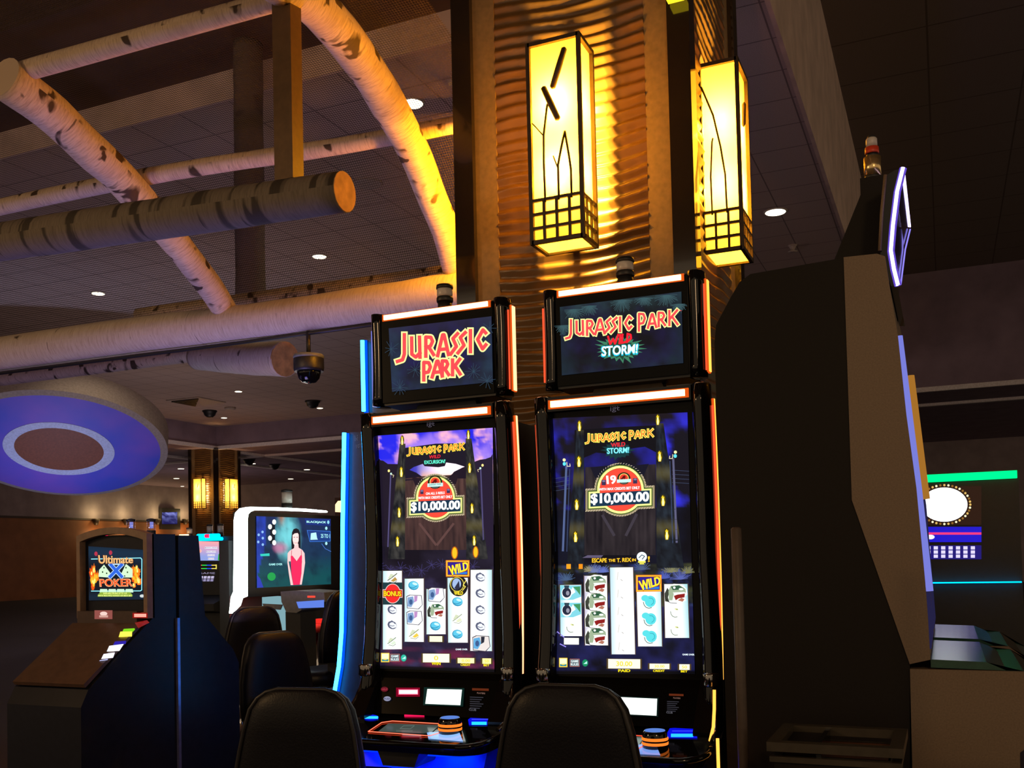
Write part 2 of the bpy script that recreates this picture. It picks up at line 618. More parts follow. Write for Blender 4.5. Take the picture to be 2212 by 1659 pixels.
class Art:
    STEP = 22.0

    def __init__(s, surf, base=0.0008, gap=0.0005):
        s.surf, s.base, s.gap = surf, base, gap
        s.v, s.f, s.c = [], [], []

    def _add(s, pts, c, off):
        i0 = len(s.v)
        for p in pts:
            s.v.append(s.surf.hit(p[0], p[1], off))
        s.f.append(tuple(range(i0, i0 + len(pts))))
        s.c.append([c] * len(pts) if not isinstance(c, list) else c)

    def poly(s, pts, c, layer=1, g=1.0):
        if isinstance(c, str):
            c = hexc(c, g)
        off = s.base + s.gap * layer
        ys = [p[1] for p in pts]
        tall = s.surf.curved and max(ys) - min(ys) > s.STEP
        n = len(pts)
        if n > 3:
            tris = tessellate_polygon([[Vector((p[0], p[1], 0)) for p in pts]])
            polys = [[pts[i] for i in t] for t in tris]
        else:
            polys = [pts]
        if not tall and n <= 4:
            polys = [pts]
        for q in polys:
            if tall:
                y0, y1 = min(p[1] for p in q), max(p[1] for p in q)
                y = math.floor(y0 / s.STEP) * s.STEP
                while y < y1:
                    r = clip(clip(q, y + s.STEP, True), y, False)
                    if len(r) >= 3:
                        s._add(r, c, off)
                    y += s.STEP
            else:
                s._add(q, c, off)
        return s

    def rect(s, x0, y0, x1, y1, c, layer=1, sl=0.0, g=1.0):
        d = sl * (x1 - x0)
        return s.poly([(x0, y0), (x1, y0 + d), (x1, y1 + d), (x0, y1)], c, layer, g)

    def ell(s, cx, cy, rx, ry, c, layer=1, n=20, a0=0.0, a1=2 * PI, g=1.0, rot=0.0):
        pts = []
        for k in range(n if abs(a1 - a0 - 2 * PI) < 1e-6 else n + 1):
            a = a0 + (a1 - a0) * k / n
            x, y = rx * math.cos(a), ry * math.sin(a)
            pts.append((cx + x * math.cos(rot) - y * math.sin(rot), cy + x * math.sin(rot) + y * math.cos(rot)))
        return s.poly(pts, c, layer, g)

    def line(s, pts, w, c, layer=1, g=1.0, caps=True, close=False):
        if isinstance(c, str):
            c = hexc(c, g)
        h = w / 2
        P = list(pts) + ([pts[0]] if close else [])
        for i, (a, b) in enumerate(zip(P, P[1:])):
            dx, dy = b[0] - a[0], b[1] - a[1]
            L = math.hypot(dx, dy) or 1
            ux, uy = dx / L * h, dy / L * h
            a2, b2 = a, b
            if caps and not close:
                if i == 0:
                    a2 = (a[0] - ux, a[1] - uy)
                if i == len(P) - 2:
                    b2 = (b[0] + ux, b[1] + uy)
            s.poly([(a2[0] - uy, a2[1] + ux), (b2[0] - uy, b2[1] + ux), (b2[0] + uy, b2[1] - ux), (a2[0] + uy, a2[1] - ux)], c, layer)
        for p in (P[1:-1] if not close else P[:-1]):
            if w > 1.2:
                s.ell(p[0], p[1], h, h, c, layer, 10)
        return s

    def grid(s, quad, nx, ny, fn, layer=0):
        """quad TL, TR, BR, BL; fn(u, v) -> linear colour"""
        off = s.base + s.gap * layer
        tl, tr, br, bl = quad
        idx, cols = {}, {}
        for j in range(ny + 1):
            for i in range(nx + 1):
                u, v = i / nx, j / ny
                x = (tl[0] * (1 - u) + tr[0] * u) * (1 - v) + (bl[0] * (1 - u) + br[0] * u) * v
                y = (tl[1] * (1 - u) + tr[1] * u) * (1 - v) + (bl[1] * (1 - u) + br[1] * u) * v
                idx[i, j] = len(s.v)
                s.v.append(s.surf.hit(x, y, off))
                cols[i, j] = fn(u, v)
        for j in range(ny):
            for i in range(nx):
                k = ((i, j), (i, j + 1), (i + 1, j + 1), (i + 1, j))
                s.f.append(tuple(idx[q] for q in k))
                s.c.append([cols[q] for q in k])
        return s

    def text(s, st, quad, c, layer=1, bold=0.0, g=1.0):
        """quad TL, TR, BR, BL that the ink of the text fills"""
        if isinstance(c, str):
            c = hexc(c, g)
        vs, fs = glyphs(st, 0.02 if bold >= .02 else bold)
        tl, tr, br, bl = quad
        off = s.base + s.gap * layer
        if bold > .02:
            n = max(2, len(st))
            m = (bold - .02) * 1.0 / n
            for du, dv in ((-m, 0), (m, 0)):
                q = [(p[0] + (tr[0] - tl[0]) * du, p[1] + (tr[1] - tl[1]) * du) for p in quad]
                s.text(st, q, c, layer, .02)
        i0 = len(s.v)
        for u, v in vs:
            x = (tl[0] * (1 - u) + tr[0] * u) * v + (bl[0] * (1 - u) + br[0] * u) * (1 - v)
            y = (tl[1] * (1 - u) + tr[1] * u) * v + (bl[1] * (1 - u) + br[1] * u) * (1 - v)
            s.v.append(s.surf.hit(x, y, off))
        for f in fs:
            s.f.append(tuple(i0 + i for i in f))
            s.c.append([c] * len(f))
        return s

    def build(s, name, parent, mat='display', label=None):
        me = bpy.data.meshes.new(name)
        org = ORG.get(parent.name, Vector()) if parent else Vector()
        me.from_pydata([v - org for v in s.v], [], s.f)
        at = me.color_attributes.new('Col', 'FLOAT_COLOR', 'CORNER')
        flat = []
        for f, cs in zip(s.f, s.c):
            for c in cs:
                flat.extend((c[0], c[1], c[2], 1.0))
        at.data.foreach_set('color', flat)
        me.update()
        me.materials.append(M[mat])
        return place(name, me, parent, org, label)


_G = {}


def glyphs(st, bold=0.0):
    key = (st, bold)
    if key not in _G:
        cu = bpy.data.curves.new('t', 'FONT')
        cu.body = st
        cu.resolution_u = 3
        cu.offset = bold
        ob = bpy.data.objects.new('t', cu)
        me = bpy.data.meshes.new_from_object(ob)
        vs = [(v.co.x, v.co.y) for v in me.vertices]
        fs = [tuple(p.vertices) for p in me.polygons]
        bpy.data.objects.remove(ob)
        bpy.data.curves.remove(cu)
        bpy.data.meshes.remove(me)
        x0, x1 = min(v[0] for v in vs), max(v[0] for v in vs)
        y0, y1 = min(v[1] for v in vs), max(v[1] for v in vs)
        vs = [((x - x0) / (x1 - x0), (y - y0) / max(y1 - y0, 1e-6)) for x, y in vs]
        _G[key] = (vs, fs)
    return _G[key]


def cropper(x0, y0, k):
    return lambda x, y: (x0 + x / k, y0 + y / k)


def q4(f, x0, y0, x1, y1, sl=0.0):
    """axis box in crop coordinates -> TL, TR, BR, BL with a slope"""
    d = sl * (x1 - x0)
    return [f(x0, y0), f(x1, y0 + d), f(x1, y1 + d), f(x0, y1)]


def lerp3(a, b, t):
    t = max(0.0, min(1.0, t))
    return tuple(x + (y - x) * t for x, y in zip(a, b))


def fbm(x, y, z=0.0, o=4):
    return noise.fractal(Vector((x, y, z)), 1.0, 2.0, o) * 0.5 + 0.5

# ================================================================== THE SETTING
def sbox(name, mat, *b, label=None):
    return struct(MB().box(*b).build(name, mat), label)


XS, YS = -1.14, 7.38                     # edges of the raised ceiling coffer
XB, YB = -21.4, 25.2                     # inner corner of the far low ceiling, at the far column
sbox('floor', 'carpet', -36, 16, -6, 40, -0.05, 0)
sbox('ceiling', 'tile', XB, XS, YS, YB, 5.7, 5.75)
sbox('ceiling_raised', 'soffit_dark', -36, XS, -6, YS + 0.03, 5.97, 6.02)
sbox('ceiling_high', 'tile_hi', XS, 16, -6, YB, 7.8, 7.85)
sbox('ceiling_low_left', 'bulkhead', -36, XB, YS, 40, 5.0, 6.0)
sbox('ceiling_low_back', 'bulkhead', XB, 16, YB, 40, 5.0, 7.9)
sbox('wall_soffit_front', 'soffit', -36, XS, YS - 0.02, YS + 0.02, 5.69, 5.97)
sbox('wall_soffit_side', 'soffit', XS - 0.03, XS + 0.01, -6, YB, 5.69, 7.8)
sbox('wall_left', 'wall', -34.3, -34, -6, 38.3, 0, 5.0)
sbox('wall_back', 'wall', -34, 16, 38, 38.3, 0, 5.0)
sbox('wall_left_wainscot', 'wainscot', -34, -33.93, 0, 38, 0, 3.28)
sbox('wall_back_wainscot', 'wainscot', -33.9, -6, 37.93, 38, 0, 3.28)
sbox('trim_1', 'trim_white', XB, 14, YB - 0.06, YB + 0.04, 4.95, 5.06)
sbox('trim_2', 'trim_white', XB - 0.04, XB + 0.06, 8, YB, 4.95, 5.06)
sbox('trim_3', 'trim_white', -33, 14, 27.6, 27.75, 4.93, 5.0)
sbox('trim_4', 'trim_white', -24.1, -23.95, 8, 37, 4.93, 5.0)
sbox('trim_5', 'trim_white', XB - 0.1, XB + 0.05, YB, 37, 4.93, 5.0)
sbox('trim_6', 'dark_wood', -34, -33.9, 0, 38, 3.28, 3.36)


# ------------------------------------------------------------------ pillars with wave panels
def wave(s, z, k):
    w = 0.5 * noise.noise(Vector((s * 1.6 + k, z * 1.1, k))) + 0.16 * math.sin(s * 5.2 + 2.1 * math.sin(z * 1.3 + k)) + 0.18 * noise.noise(Vector((s * 4, z * 4, k + 3)))
    ph = (z / 0.062 + w * 1.15) % 1.0
    h = ph / 0.72 if ph < 0.72 else (1 - ph) / 0.28
    return 0.022 * h * (0.75 + 0.5 * noise.noise(Vector((s * 3, z * 6, 9 + k))))


def pillar(label, x0, x1, y0, y1, z1, nz, zlo, near):
    p = thing('pillar', label, 'pillar', (x0, y0, 0))
    struct(p)
    pr, pw, bw = 0.037, 0.113, 0.128
    MB().box(x0 + pr + .02, x1 - pr - .02, y0 + pr + .02, y1 - pr - .02, 0, z1).build('core', 'dark_wood', p)
    for cx, sx in ((x0, 1), (x1, -1)):
        for cy, sy in ((y0, 1), (y1, -1)):
            xa, xb = sorted((cx, cx + sx * pw))
            ya, yb = sorted((cy, cy + sy * pw))
            MB().box(xa, xb, ya, yb, 0, z1).build('corner_post', 'mirror_trim', p, bevel=0.003)
    for xa in (x0 + pw, x1 - pw - bw):
        MB().box(xa, xa + bw, y0 + pr, y0 + pr + .03, 0, z1).build('edge_board', 'beige', p)
    for ya in (y0 + pw, y1 - pw - bw):
        MB().box(x1 - pr - .03, x1 - pr, ya, ya + bw, 0, z1).build('edge_board', 'beige', p)
    s0, s1 = x0 + pw + bw, x1 - pw - bw
    MB().grid(near, nz, lambda u, v: Vector((s0 + (s1 - s0) * u, y0 + pr + .012 - wave((s1 - s0) * u, zlo + (z1 - zlo) * v, 0), zlo + (z1 - zlo) * v))).build('wave_panel', 'dune', p)
    t0, t1 = y0 + pw + bw, y1 - pw - bw
    MB().grid(near // 2, nz, lambda u, v: Vector((x1 - pr - .012 + wave((t1 - t0) * u, zlo + (z1 - zlo) * v, 5), t0 + (t1 - t0) * u, zlo + (z1 - zlo) * v))).build('wave_panel', 'dune', p)
    return p


pillar('square pillar with bronze wave panels behind the two dinosaur slot machines', -2.381, -1.068, 4.75, 6.06, 5.97, 620, 0.6, 46)
pillar('distant square pillar with two small glowing lanterns, far left', -22.40, -21.26, 25.0, 26.2, 5.0, 260, 1.2, 24)


# ------------------------------------------------------------------ amber lanterns
def lantern(label, loc, rz, power, motif, w=0.268, d=0.2, h=1.02):
    t = thing('wall_lantern', label, 'lantern', group='amber pillar lanterns')
    b = MB()
    q = 0.010
    for x in (-w / 2, w / 2):
        for y in (0, -d):
            b.box(x - q, x + q, y - q, y + q, 0, h)
    for z in (0, 0.072, 0.142, 0.212, h - 0.02):
        k = q if z in (0, h - 0.02) else 0.0075
        b.box(-w / 2, w / 2, -d - k, -d + k, z, z + 2 * k)
        for x in (-w / 2, w / 2):
            b.box(x - k, x + k, -d, 0, z, z + 2 * k)
    b.box(-w / 2, w / 2, -q, q, 0, 2 * q).box(-w / 2, w / 2, -q, q, h - .02, h)
    for i in (1, 2, 3):
        x = -w / 2 + w * i / 4
        b.box(x - .0075, x + .0075, -d - .006, -d + .006, 0, 0.22)
    for i in (1, 2):
        y = -d + d * i / 3
        for x in (-w / 2, w / 2):
            b.box(x - .006, x + .006, y - .006, y + .006, 0, 0.22)
    b.build('frame', 'iron', t)
    MB().box(-.03, .03, -.004, .07, 0.25, 0.30).box(-.03, .03, -.004, .07, h - .25, h - .2).box(-.02, .02, -.006, .004, 0, h).build('mounting_bracket', 'iron', t)
    e = 0.011
    MB().box(-w / 2 + e, w / 2 - e, -d + e - .0015, -d + e, e, h - e).build('glass_pane', 'pane', t)
    for sx in (-1, 1):
        x = sx * (w / 2 - e)
        MB().box(x - .0008, x + .0008, -d + e, -e, e, h - e).build('glass_pane', 'pane', t)
    MB().box(-w / 2 + e, w / 2 - e, -d + e, -e, e, e + .0015).build('bottom_pane', 'pane', t)

    def P(u, v):
        return (-w / 2 + w * u, -d - .004, h * (1 - v))
    if motif:
        s = MB()
        s.tube([P(.28, .80), P(.27, .60), P(.28, .47), P(.37, .32)], .006, 6)
        s.tube([P(.06, .40), P(.27, .47)], .004, 6)
        s.tube([P(.55, .80), P(.55, .63), P(.62, .55), P(.70, .47)], .006, 6)
        s.tube([P(.55, .65), P(.46, .58)], .004, 6)
        s.tube([P(.80, .80), P(.80, .66), P(.76, .58), P(.70, .47)], .006, 6)
        s.build('reed_stems', 'iron', t)
        for a, bb in (((.74, .06), (.47, .25)), ((.29, .23), (.58, .41))):
            A, B = Vector(P(*a)), Vector(P(*bb))
            MB().tube([A.lerp(B, f) for f in (0, .04, .5, .96, 1)], [.005, .015, .0165, .015, .005], 10).build('cattail', 'dark_wood', t)
    else:
        def S(u, v):
            return (-w / 2 - .004, -d * u, h * (1 - v))
        s = MB()
        s.tube([S(.25, .80), S(.24, .6), S(.30, .42), S(.33, .40)], .005, 6)
        s.tube([S(.64, .80), S(.62, .6), S(.52, .45), S(.35, .28), S(.06, .12)], .0055, 6)
        s.build('reed_stems', 'iron', t)
        MB().tube([P(.62, .17), P(.60, .185), P(.5, .30), P(.48, .315)], [.004, .011, .011, .004], 8).build('cattail', 'dark_wood', t)
    MB().tube([(0, -d / 2, .22), (0, -d / 2, .80)], .014, 10).build('bulb', M['bulb'], t)
    for z in (.36, .70):
        lamp('lantern_light', 'POINT', (0, -d / 2 - .0, z), power, (1.0, 0.58, 0.075 if power > 100 else 0.22), 0.03, parent=t)
    t.location = loc
    t.rotation_euler = (0, 0, rz)
    return t


M['bulb'] = emis('lantern_bulb', (1.0, 0.75, 0.3), 12.0, False)
LP = 210
lantern('near amber lantern with two dark cattails on the pillar front', (-1.70, 4.715, 2.865), 0, LP, True)
lantern('near amber lantern with thin reeds on the pillar right side', (-1.115, 5.285, 2.885), PI / 2, LP, False)
lantern('amber lantern round the corner on the pillar left side beside the birch arch', (-2.345, 5.35, 2.9), -PI / 2, LP * 2.8, False)
lantern('tiny glowing lantern on the left face of the distant pillar', (-21.83, 24.97, 3.05), 0, 30, False, w=.34, d=.2, h=.98)
lantern('tiny glowing lantern on the right face of the distant pillar', (-21.27, 25.62, 3.05), PI / 2, 30, False, w=.42, d=.2, h=.98)
t = thing('corner_box', 'small yellow glowing box high on the pillar right corner post', 'lamp', (-1.12, 4.70, 4.0))
MB().box(-1.175, -1.075, 4.675, 4.745, 4.065, 4.4).build('housing', 'iron', t)
MB().box(-1.165, -1.085, 4.665, 4.735, 4.035, 4.38).build('shade', emis('corner_box_yellow', (1.0, 0.72, 0.02), 1.3), t)  # yellow emissive box overlapping an iron one


# ------------------------------------------------------------------ birch log canopy
def log(name, label, pts, rad, mat='birch', seg=18, wob=.06, group=None, caps=None):
    pts = [Vector(p) for p in pts]
    if not isinstance(rad, (list, tuple)):
        rad = [rad] * len(pts)
    # resample smoothly
    P, Q = [], []
    n = 10 if len(pts) < 4 else 5
    for i in range(len(pts) - 1):
        p0, p1, p2, p3 = pts[max(i - 1, 0)], pts[i], pts[i + 1], pts[min(i + 2, len(pts) - 1)]
        for k in range(n):
            s = k / n
            P.append(0.5 * ((2 * p1) + (p2 - p0) * s + (2 * p0 - 5 * p1 + 4 * p2 - p3) * s * s + (3 * p1 - p0 - 3 * p2 + p3) * s ** 3))
            Q.append(rad[i] * (1 - s) + rad[i + 1] * s)
    P.append(pts[-1])
    Q.append(rad[-1])
    if caps is None:
        o = MB().tube(P, Q, seg, uv=True, wob=wob).build(name, mat)
        return tag(o, label, 'log', group)
    t = thing(name, label, 'log', P[0], group)
    MB().tube(P, Q, seg, uv=True, wob=wob).build('bark', mat, t)
    for end in caps:
        p, q = (P[-1], P[-2]) if end else (P[0], P[1])
        d = (p - q).normalized()
        MB().tube([p - d * .01, p + d * .004], [Q[-1 if end else 0] * .97] * 2, seg).build('sawn_end', 'endgrain', t)
    return t


log('birch_arch', 'thick yellow-lit birch arch curving down to the pillar', [(-2.9, 3.5, 4.12)] + [(-2.9, y, z) for y, z in ((3.85, 4.16), (4.15, 4.20), (4.43, 4.172), (4.752, 4.075), (5.057, 3.924), (5.276, 3.786), (5.478, 3.591), (5.648, 3.434), (5.80, 3.19))], [.115, .112, .110, .108, .106, .104, .10, .097, .092, .088])
log('birch_arch', 'pinkish birch arch sloping down to the left end of the big beam', [(-4.8, 3.9, 4.10), (-4.8, 4.25, 4.02), (-4.8, 4.523, 3.909), (-4.8, 4.728, 3.834), (-4.8, 4.926, 3.733), (-4.8, 5.134, 3.625), (-4.8, 5.355, 3.479), (-4.8, 5.589, 3.323), (-4.8, 5.77, 3.17)], [.12, .118, .115, .112, .108, .104, .098, .094, .090])
log('birch_purlin', 'thin birch pole at the very top, running left from the hanging post', [(-9, 4.0, 4.19), (-6, 4.0, 4.175), (-4.6, 4.0, 4.165), (-2.85, 4.0, 4.13)], [.06, .058, .055, .05])
log('birch_purlin', 'knotty thin birch pole in mid height behind both arches', [(-8.5, 4.9, 3.88), (-6, 4.9, 3.88), (-4.55, 4.97, 3.885), (-3.4, 5.17, 3.91), (-2.40, 5.36, 3.97)], [.058, .056, .054, .052, .05])
log('birch_beam', 'broad pale birch beam running left from the pillar above the slot machines', [(-9.5, 5.8, 3.12), (-6, 5.8, 3.10), (-4.6, 5.8, 3.075), (-3.3, 5.8, 3.07), (-2.36, 5.8, 3.08)], [.15, .14, .128, .132, .135], 'birch_big')
a, b = onY(300, 682, 6.12), onY(985, 590, 6.12)
log('birch_beam', 'thinner birch log lying right behind the broad beam', [a, a.lerp(b, .5), b, b + Vector((.33, 0, 0))], [.062, .064, .066, .066])
a, b = onY(0, 818, 7.0), onY(470, 760, 7.0)
log('birch_beam', 'thin birch log seen under the broad beam at the left edge', [a, a.lerp(b, .5), b], [.075, .068, .062])
a, b = onY(425, 772, 6.9), onY(616, 776, 6.6)
log('birch_stub', 'short fat birch log with sawn end under the broad beam', [a, a.lerp(b, .5), b], [.11, .135, .145], 'birch_big', caps=(1,))
a, b = onY(-80, 535, 4.0), onY(744, 414, 4.0)
log('hanging_log', 'grey bark log hanging from the post, sawn end glowing orange', [a, a.lerp(b, .35), a.lerp(b, .7), b], [.105, .108, .104, .098], 'bark_grey', caps=(1,))
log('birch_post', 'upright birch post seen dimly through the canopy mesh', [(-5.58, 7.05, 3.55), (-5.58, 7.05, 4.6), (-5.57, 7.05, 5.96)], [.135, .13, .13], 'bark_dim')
o = MB().box(-2.975, -2.865, 3.955, 4.045, 3.20, 4.12).build('hanger_post', 'post', bevel=.004)
tag(o, 'square brown post holding up the grey hanging log', 'post')
o = MB().tube([(-9, 5.78, 2.95), (-4.6, 5.78, 2.925), (-2.39, 5.78, 2.93)], .014, 8).build('conduit', 'black')
tag(o, 'thin black conduit running under the broad birch beam', 'conduit')

ARC = [(2.6, 3.35), (2.9, 3.75), (3.3, 4.12), (3.7, 4.30), (4.1, 4.345), (4.45, 4.31), (4.80, 4.235), (5.13, 4.14), (5.45, 4.03), (5.70, 3.80), (5.92, 3.55), (6.08, 3.24)]


def arcp(u, v):
    f = v * (len(ARC) - 1)
    i = min(int(f), len(ARC) - 2)
    s = f - i
    return Vector((-9 + 6.58 * u, ARC[i][0] * (1 - s) + ARC[i + 1][0] * s, ARC[i][1] * (1 - s) + ARC[i + 1][1] * s))


b = MB()
b.grid(2, 44, arcp)
uvl = b.b.loops.layers.uv.new('UVMap')
for f in b.b.faces:
    for lp in f.loops:
        c = lp.vert.co
        # arc length along the vault, looked up by nearest profile point
        best, L, acc = 1e9, 0, 0
        for (a0, a1) in zip(ARC, ARC[1:]):
            seg = math.hypot(a1[0] - a0[0], a1[1] - a0[1])
            s = max(0, min(1, ((c.y - a0[0]) * (a1[0] - a0[0]) + (c.z - a0[1]) * (a1[1] - a0[1])) / seg ** 2))
            dd = math.hypot(a0[0] + (a1[0] - a0[0]) * s - c.y, a0[1] + (a1[1] - a0[1]) * s - c.z)
            if dd < best:
                best, L = dd, acc + seg * s
            acc += seg
        lp[uvl].uv = (c.x, L)
o = b.build('canopy_mesh', 'mesh')
tag(o, 'brown see-through mesh stretched over the birch arches', 'mesh')


# ------------------------------------------------------------------ things on the ceilings
def downlight(px, py, z, r, label, w=9):
    p = onZ(px, py, z)
    t = thing('ceiling_downlight', label, 'ceiling light', (p.x, p.y, z), 'recessed ceiling downlights')
    MB().lathe([(r, -.012), (r * 1.18, -.010), (r * 1.2, 0)], (p.x, p.y, z), 24).build('trim_ring', 'ring', t)
    MB().lathe([(r * .97, -.016), (r, -.012)], (p.x, p.y, z), 24).build('lens', 'lens_white', t)
    if w:
        lamp('downlight_lamp', 'SPOT', (p.x, p.y, z - .03), w, (1, .82, .55), .08, parent=t, spot_size=R(110), spot_blend=.6)


downlight(890, 222, 5.7, .105, 'bright downlight just right of the lit birch arch', 60)
downlight(690, 553, 5.7, .098, 'downlight between the hanging log and the broad beam', 60)
downlight(212, 633, 5.7, .098, 'downlight at the left edge above the broad beam', 60)
downlight(1675, 457, 5.7, .13, 'downlight right of the two big lanterns', 60)
downlight(515, 845, 5.7, .09, 'downlight below the fat birch log, left of the dome camera', 20)
downlight(691, 881, 5.7, .085, 'downlight below the dome camera', 20)
downlight(484, 902, 5.7, .085, 'downlight straight above the distant pillar', 20)
for px, py, lab in ((545, 1001, 'small downlight right of the distant pillar top'), (663, 1014, 'small downlight farthest right over the dealer screen'),
                    (628, 1034, 'lowest small downlight above the dealer screen'), (391, 1012, 'upper small downlight between disc and distant pillar'),
                    (381, 1033, 'middle small downlight between disc and distant pillar'), (275, 1040, 'small downlight under the blue disc edge'),
                    (394, 1050, 'faint lowest downlight left of the distant pillar')):
    downlight(px, py, 5.0, .12 if py != 1050 else .08, lab, 0)


def on_ceiling(name, px, py, z, label, cat, prof, mat, k=1.0):
    p = onZ(px, py, z)
    o = MB().lathe([(r * k, -d * k) for r, d in prof][::1], (0, 0, 0), 16).build(name, mat)
    o.location = (p.x, p.y, z)
    return tag(o, label, cat)


DOME = [(.01, .16), (.07, .145), (.12, .10), (.14, .04), (.16, .03), (.16, 0)]
on_ceiling('dome_sensor', 453, 887, 5.7, 'dark ceiling dome left of the far downlight', 'sensor', DOME, 'black', 1.3)
on_ceiling('dome_sensor', 675, 866, 5.7, 'dark ceiling dome below the hanging dome camera', 'sensor', DOME, 'black', 1.3)
on_ceiling('smoke_detector', 497, 880, 5.7, 'pale ceiling detector above the distant pillar', 'detector', [(.08, .06), (.13, .04), (.13, 0)], 'vent', 1.2)
on_ceiling('dome_sensor', 538, 993, 5.0, 'small dark dome right of the distant pillar top', 'sensor', DOME, 'black', 1.3)
on_ceiling('dome_sensor', 593, 1003, 5.0, 'small dark dome over the dealer screen', 'sensor', DOME, 'black', 1.3)
on_ceiling('sprinkler', 1712, 530, 5.7, 'tiny sprinkler under the ceiling right of the big lanterns', 'sprinkler', [(.02, .10), (.07, .09), (.02, .08), (.05, .02), (.07, 0)], 'vent', 1.0)
on_ceiling('speaker_grille', 795, 396, 5.7, 'round ceiling speaker right of the orange log end', 'speaker', [(.16, .015), (.18, 0)], 'vent', 1.0)
p = onZ(424, 866, 5.7)
t = thing('air_vent', 'square ceiling air vent left of the far downlights', 'vent', (p.x, p.y, 5.7))
MB().box(p.x - .55, p.x + .55, p.y - .55, p.y + .55, 5.67, 5.7).build('vent_frame', 'vent', t)
b = MB()
for i in range(5):
    s = .45 - i * .085
    b.box(p.x - s, p.x + s, p.y - s, p.y - s + .03, 5.64, 5.68).box(p.x - s, p.x - s + .03, p.y - s, p.y + s, 5.64, 5.68)
b.build('louvre', 'black', t)
p = onZ(308, 1056, 5.0)
o = MB().box(p.x - .9, p.x + .9, p.y - .25, p.y + .25, 4.96, 5.0).build('air_vent', 'black')
tag(o, 'long dark slot vent under the blue disc', 'vent')

# hanging dome camera
c = onY(667, 790, 5.78)
s = c - onY(640, 790, 5.78)
r = s.length
t = thing('dome_camera', 'hanging dome security camera under the broad birch beam', 'camera', (c.x, c.y, 2.95))
MB().tube([(c.x, c.y, 2.94), (c.x, c.y, onY(667, 768, 5.78).z)], .016, 10).build('stem', 'black', t)
z1, z2 = onY(667, 767, 5.78).z, onY(667, 803, 5.78).z
MB().lathe([(r * .95, z2), (r, z2 + .02), (r * 1.0, z1 - .03), (r * .9, z1 - .01), (.03, z1)], (c.x, c.y, 0), 24).build('housing', 'black', t)
MB().lathe([(r * .1, z2 - r * .78), (r * .45, z2 - r * .70), (r * .68, z2 - r * .45), (r * .78, z2 - r * .1), (r * .78, z2)], (c.x, c.y, 0), 24).build('dome', 'gloss', t)
MB().lathe([(r * .97, z1 - .03), (r * 1.02, z1 - .015), (r * .97, z1)], (c.x, c.y, 0), 24).build('collar', 'grey_plastic', t)

# blue disc hung from the ceiling, far left
dc = CAM + ray(130, 962).normalized() * 19.0
vx = (ray(362, 985).normalized() - ray(130, 962).normalized()) * 19.0
vy = (ray(150, 862).normalized() - ray(130, 962).normalized()) * 19.0 + Vector((0.55, -0.6, 0)) * 1.0
nrm = vx.cross(vy).normalized()
if nrm.z > 0:
    nrm = -nrm
t = thing('ceiling_disc', 'large blue painted disc with white ring hanging at the far left', 'ceiling disc', dc)


def disc_ring(k0, k1, off0, off1, name, mat, parent):
    b = MB()
    n = 64

    def P(k, o, i):
        a = 2 * PI * i / n
        return dc + (vx * math.cos(a) + vy * math.sin(a)) * k + nrm * o
    rings = [[P(k0, off0, i) for i in range(n)], [P(k1, off1, i) for i in range(n)]]
    b.loft(rings, smooth=False, cap=False)
    return b.build(name, mat, parent)


disc_ring(.50, .93, .10, .04, 'blue_face', 'disc', t)
disc_ring(.40, .50, .11, .105, 'white_ring', 'disc_white', t)
disc_ring(.001, .40, .11, .11, 'brown_centre', 'disc_brown', t)
disc_ring(.93, 1.0, .04, 0, 'lip', 'disc_rim', t)
disc_ring(1.0, 1.0, 0, -.55, 'rim', 'disc_rim', t)
lamp('disc_wash', 'SPOT', dc + Vector((.8, -1.2, -2.6)), 150, (.55, .6, 1.0), .3, rot=(R(165), 0, R(20)), spot_size=R(120), spot_blend=.8)

# far wall sconces
for px, lab in ((203, 'wall sconce glowing at the far left edge'), (268, 'wall sconce glowing behind the two tall tower lights'), (336, 'wall sconce glowing beside the far television'), (396, 'wall sconce glowing left of the distant pillar')):
    p = onX(px, 1122, -33.9)
    t = thing('wall_sconce', lab, 'sconce', p, 'sconces on the far wall')
    MB().lathe([(.08, -.25), (.16, 0), (.13, .02)], p + Vector((.12, 0, 0)), 12).build('shade', 'iron', t)
    lamp('sconce_light', 'POINT', p + Vector((.35, 0, .25)), 12, (1, .75, .35), .1, parent=t)
    lamp('sconce_light', 'POINT', p + Vector((.35, 0, -.6)), 9, (1, .6, .25), .1, parent=t)


# ================================================================== THE TWO CURVED-SCREEN SLOT MACHINES
def prof(z):
    return 3.50 + .022 * (1 - ((z - 1.36) / .52) ** 2)


SCREEN = ProfS(prof)
TOPPER = PlaneS((0, 3.52, 2.1), (0, -1, 0))
READER = PlaneS((0, 3.455, .775), (0, -.90, .44))
DECK = PlaneS((0, 3.26, .6725), (0, -.115, .993))

JP = {
    'J': [[(.72, 1), (.72, .30), (.55, .10), (.08, .06)]],
    'U': [[(.14, 1), (.16, .20), (.50, .04), (.84, .22)], [(.82, 1), (.86, .02)]],
    'R': [[(.14, 0), (.14, 1), (.66, .96), (.84, .74), (.62, .50), (.16, .46)], [(.44, .46), (.94, .04)]],
    'A': [[(.04, 0), (.46, .98), (.58, .98), (.96, 0)], [(.22, .28), (.82, .28)]],
    'S': [[(.92, .98), (.34, .76), (.78, .36), (.08, .02)]],
    'I': [[(.5, 0), (.5, 1)]],
    'C': [[(.96, .80), (.70, .96), (.18, .52), (.66, .04), (.98, .22)]],
    'P': [[(.15, 0), (.15, 1), (.70, .95), (.88, .70), (.66, .42), (.17, .40)]],
    'K': [[(.14, 0), (.14, 1)], [(.90, 1), (.22, .46)], [(.40, .58), (.94, 0)]],
}
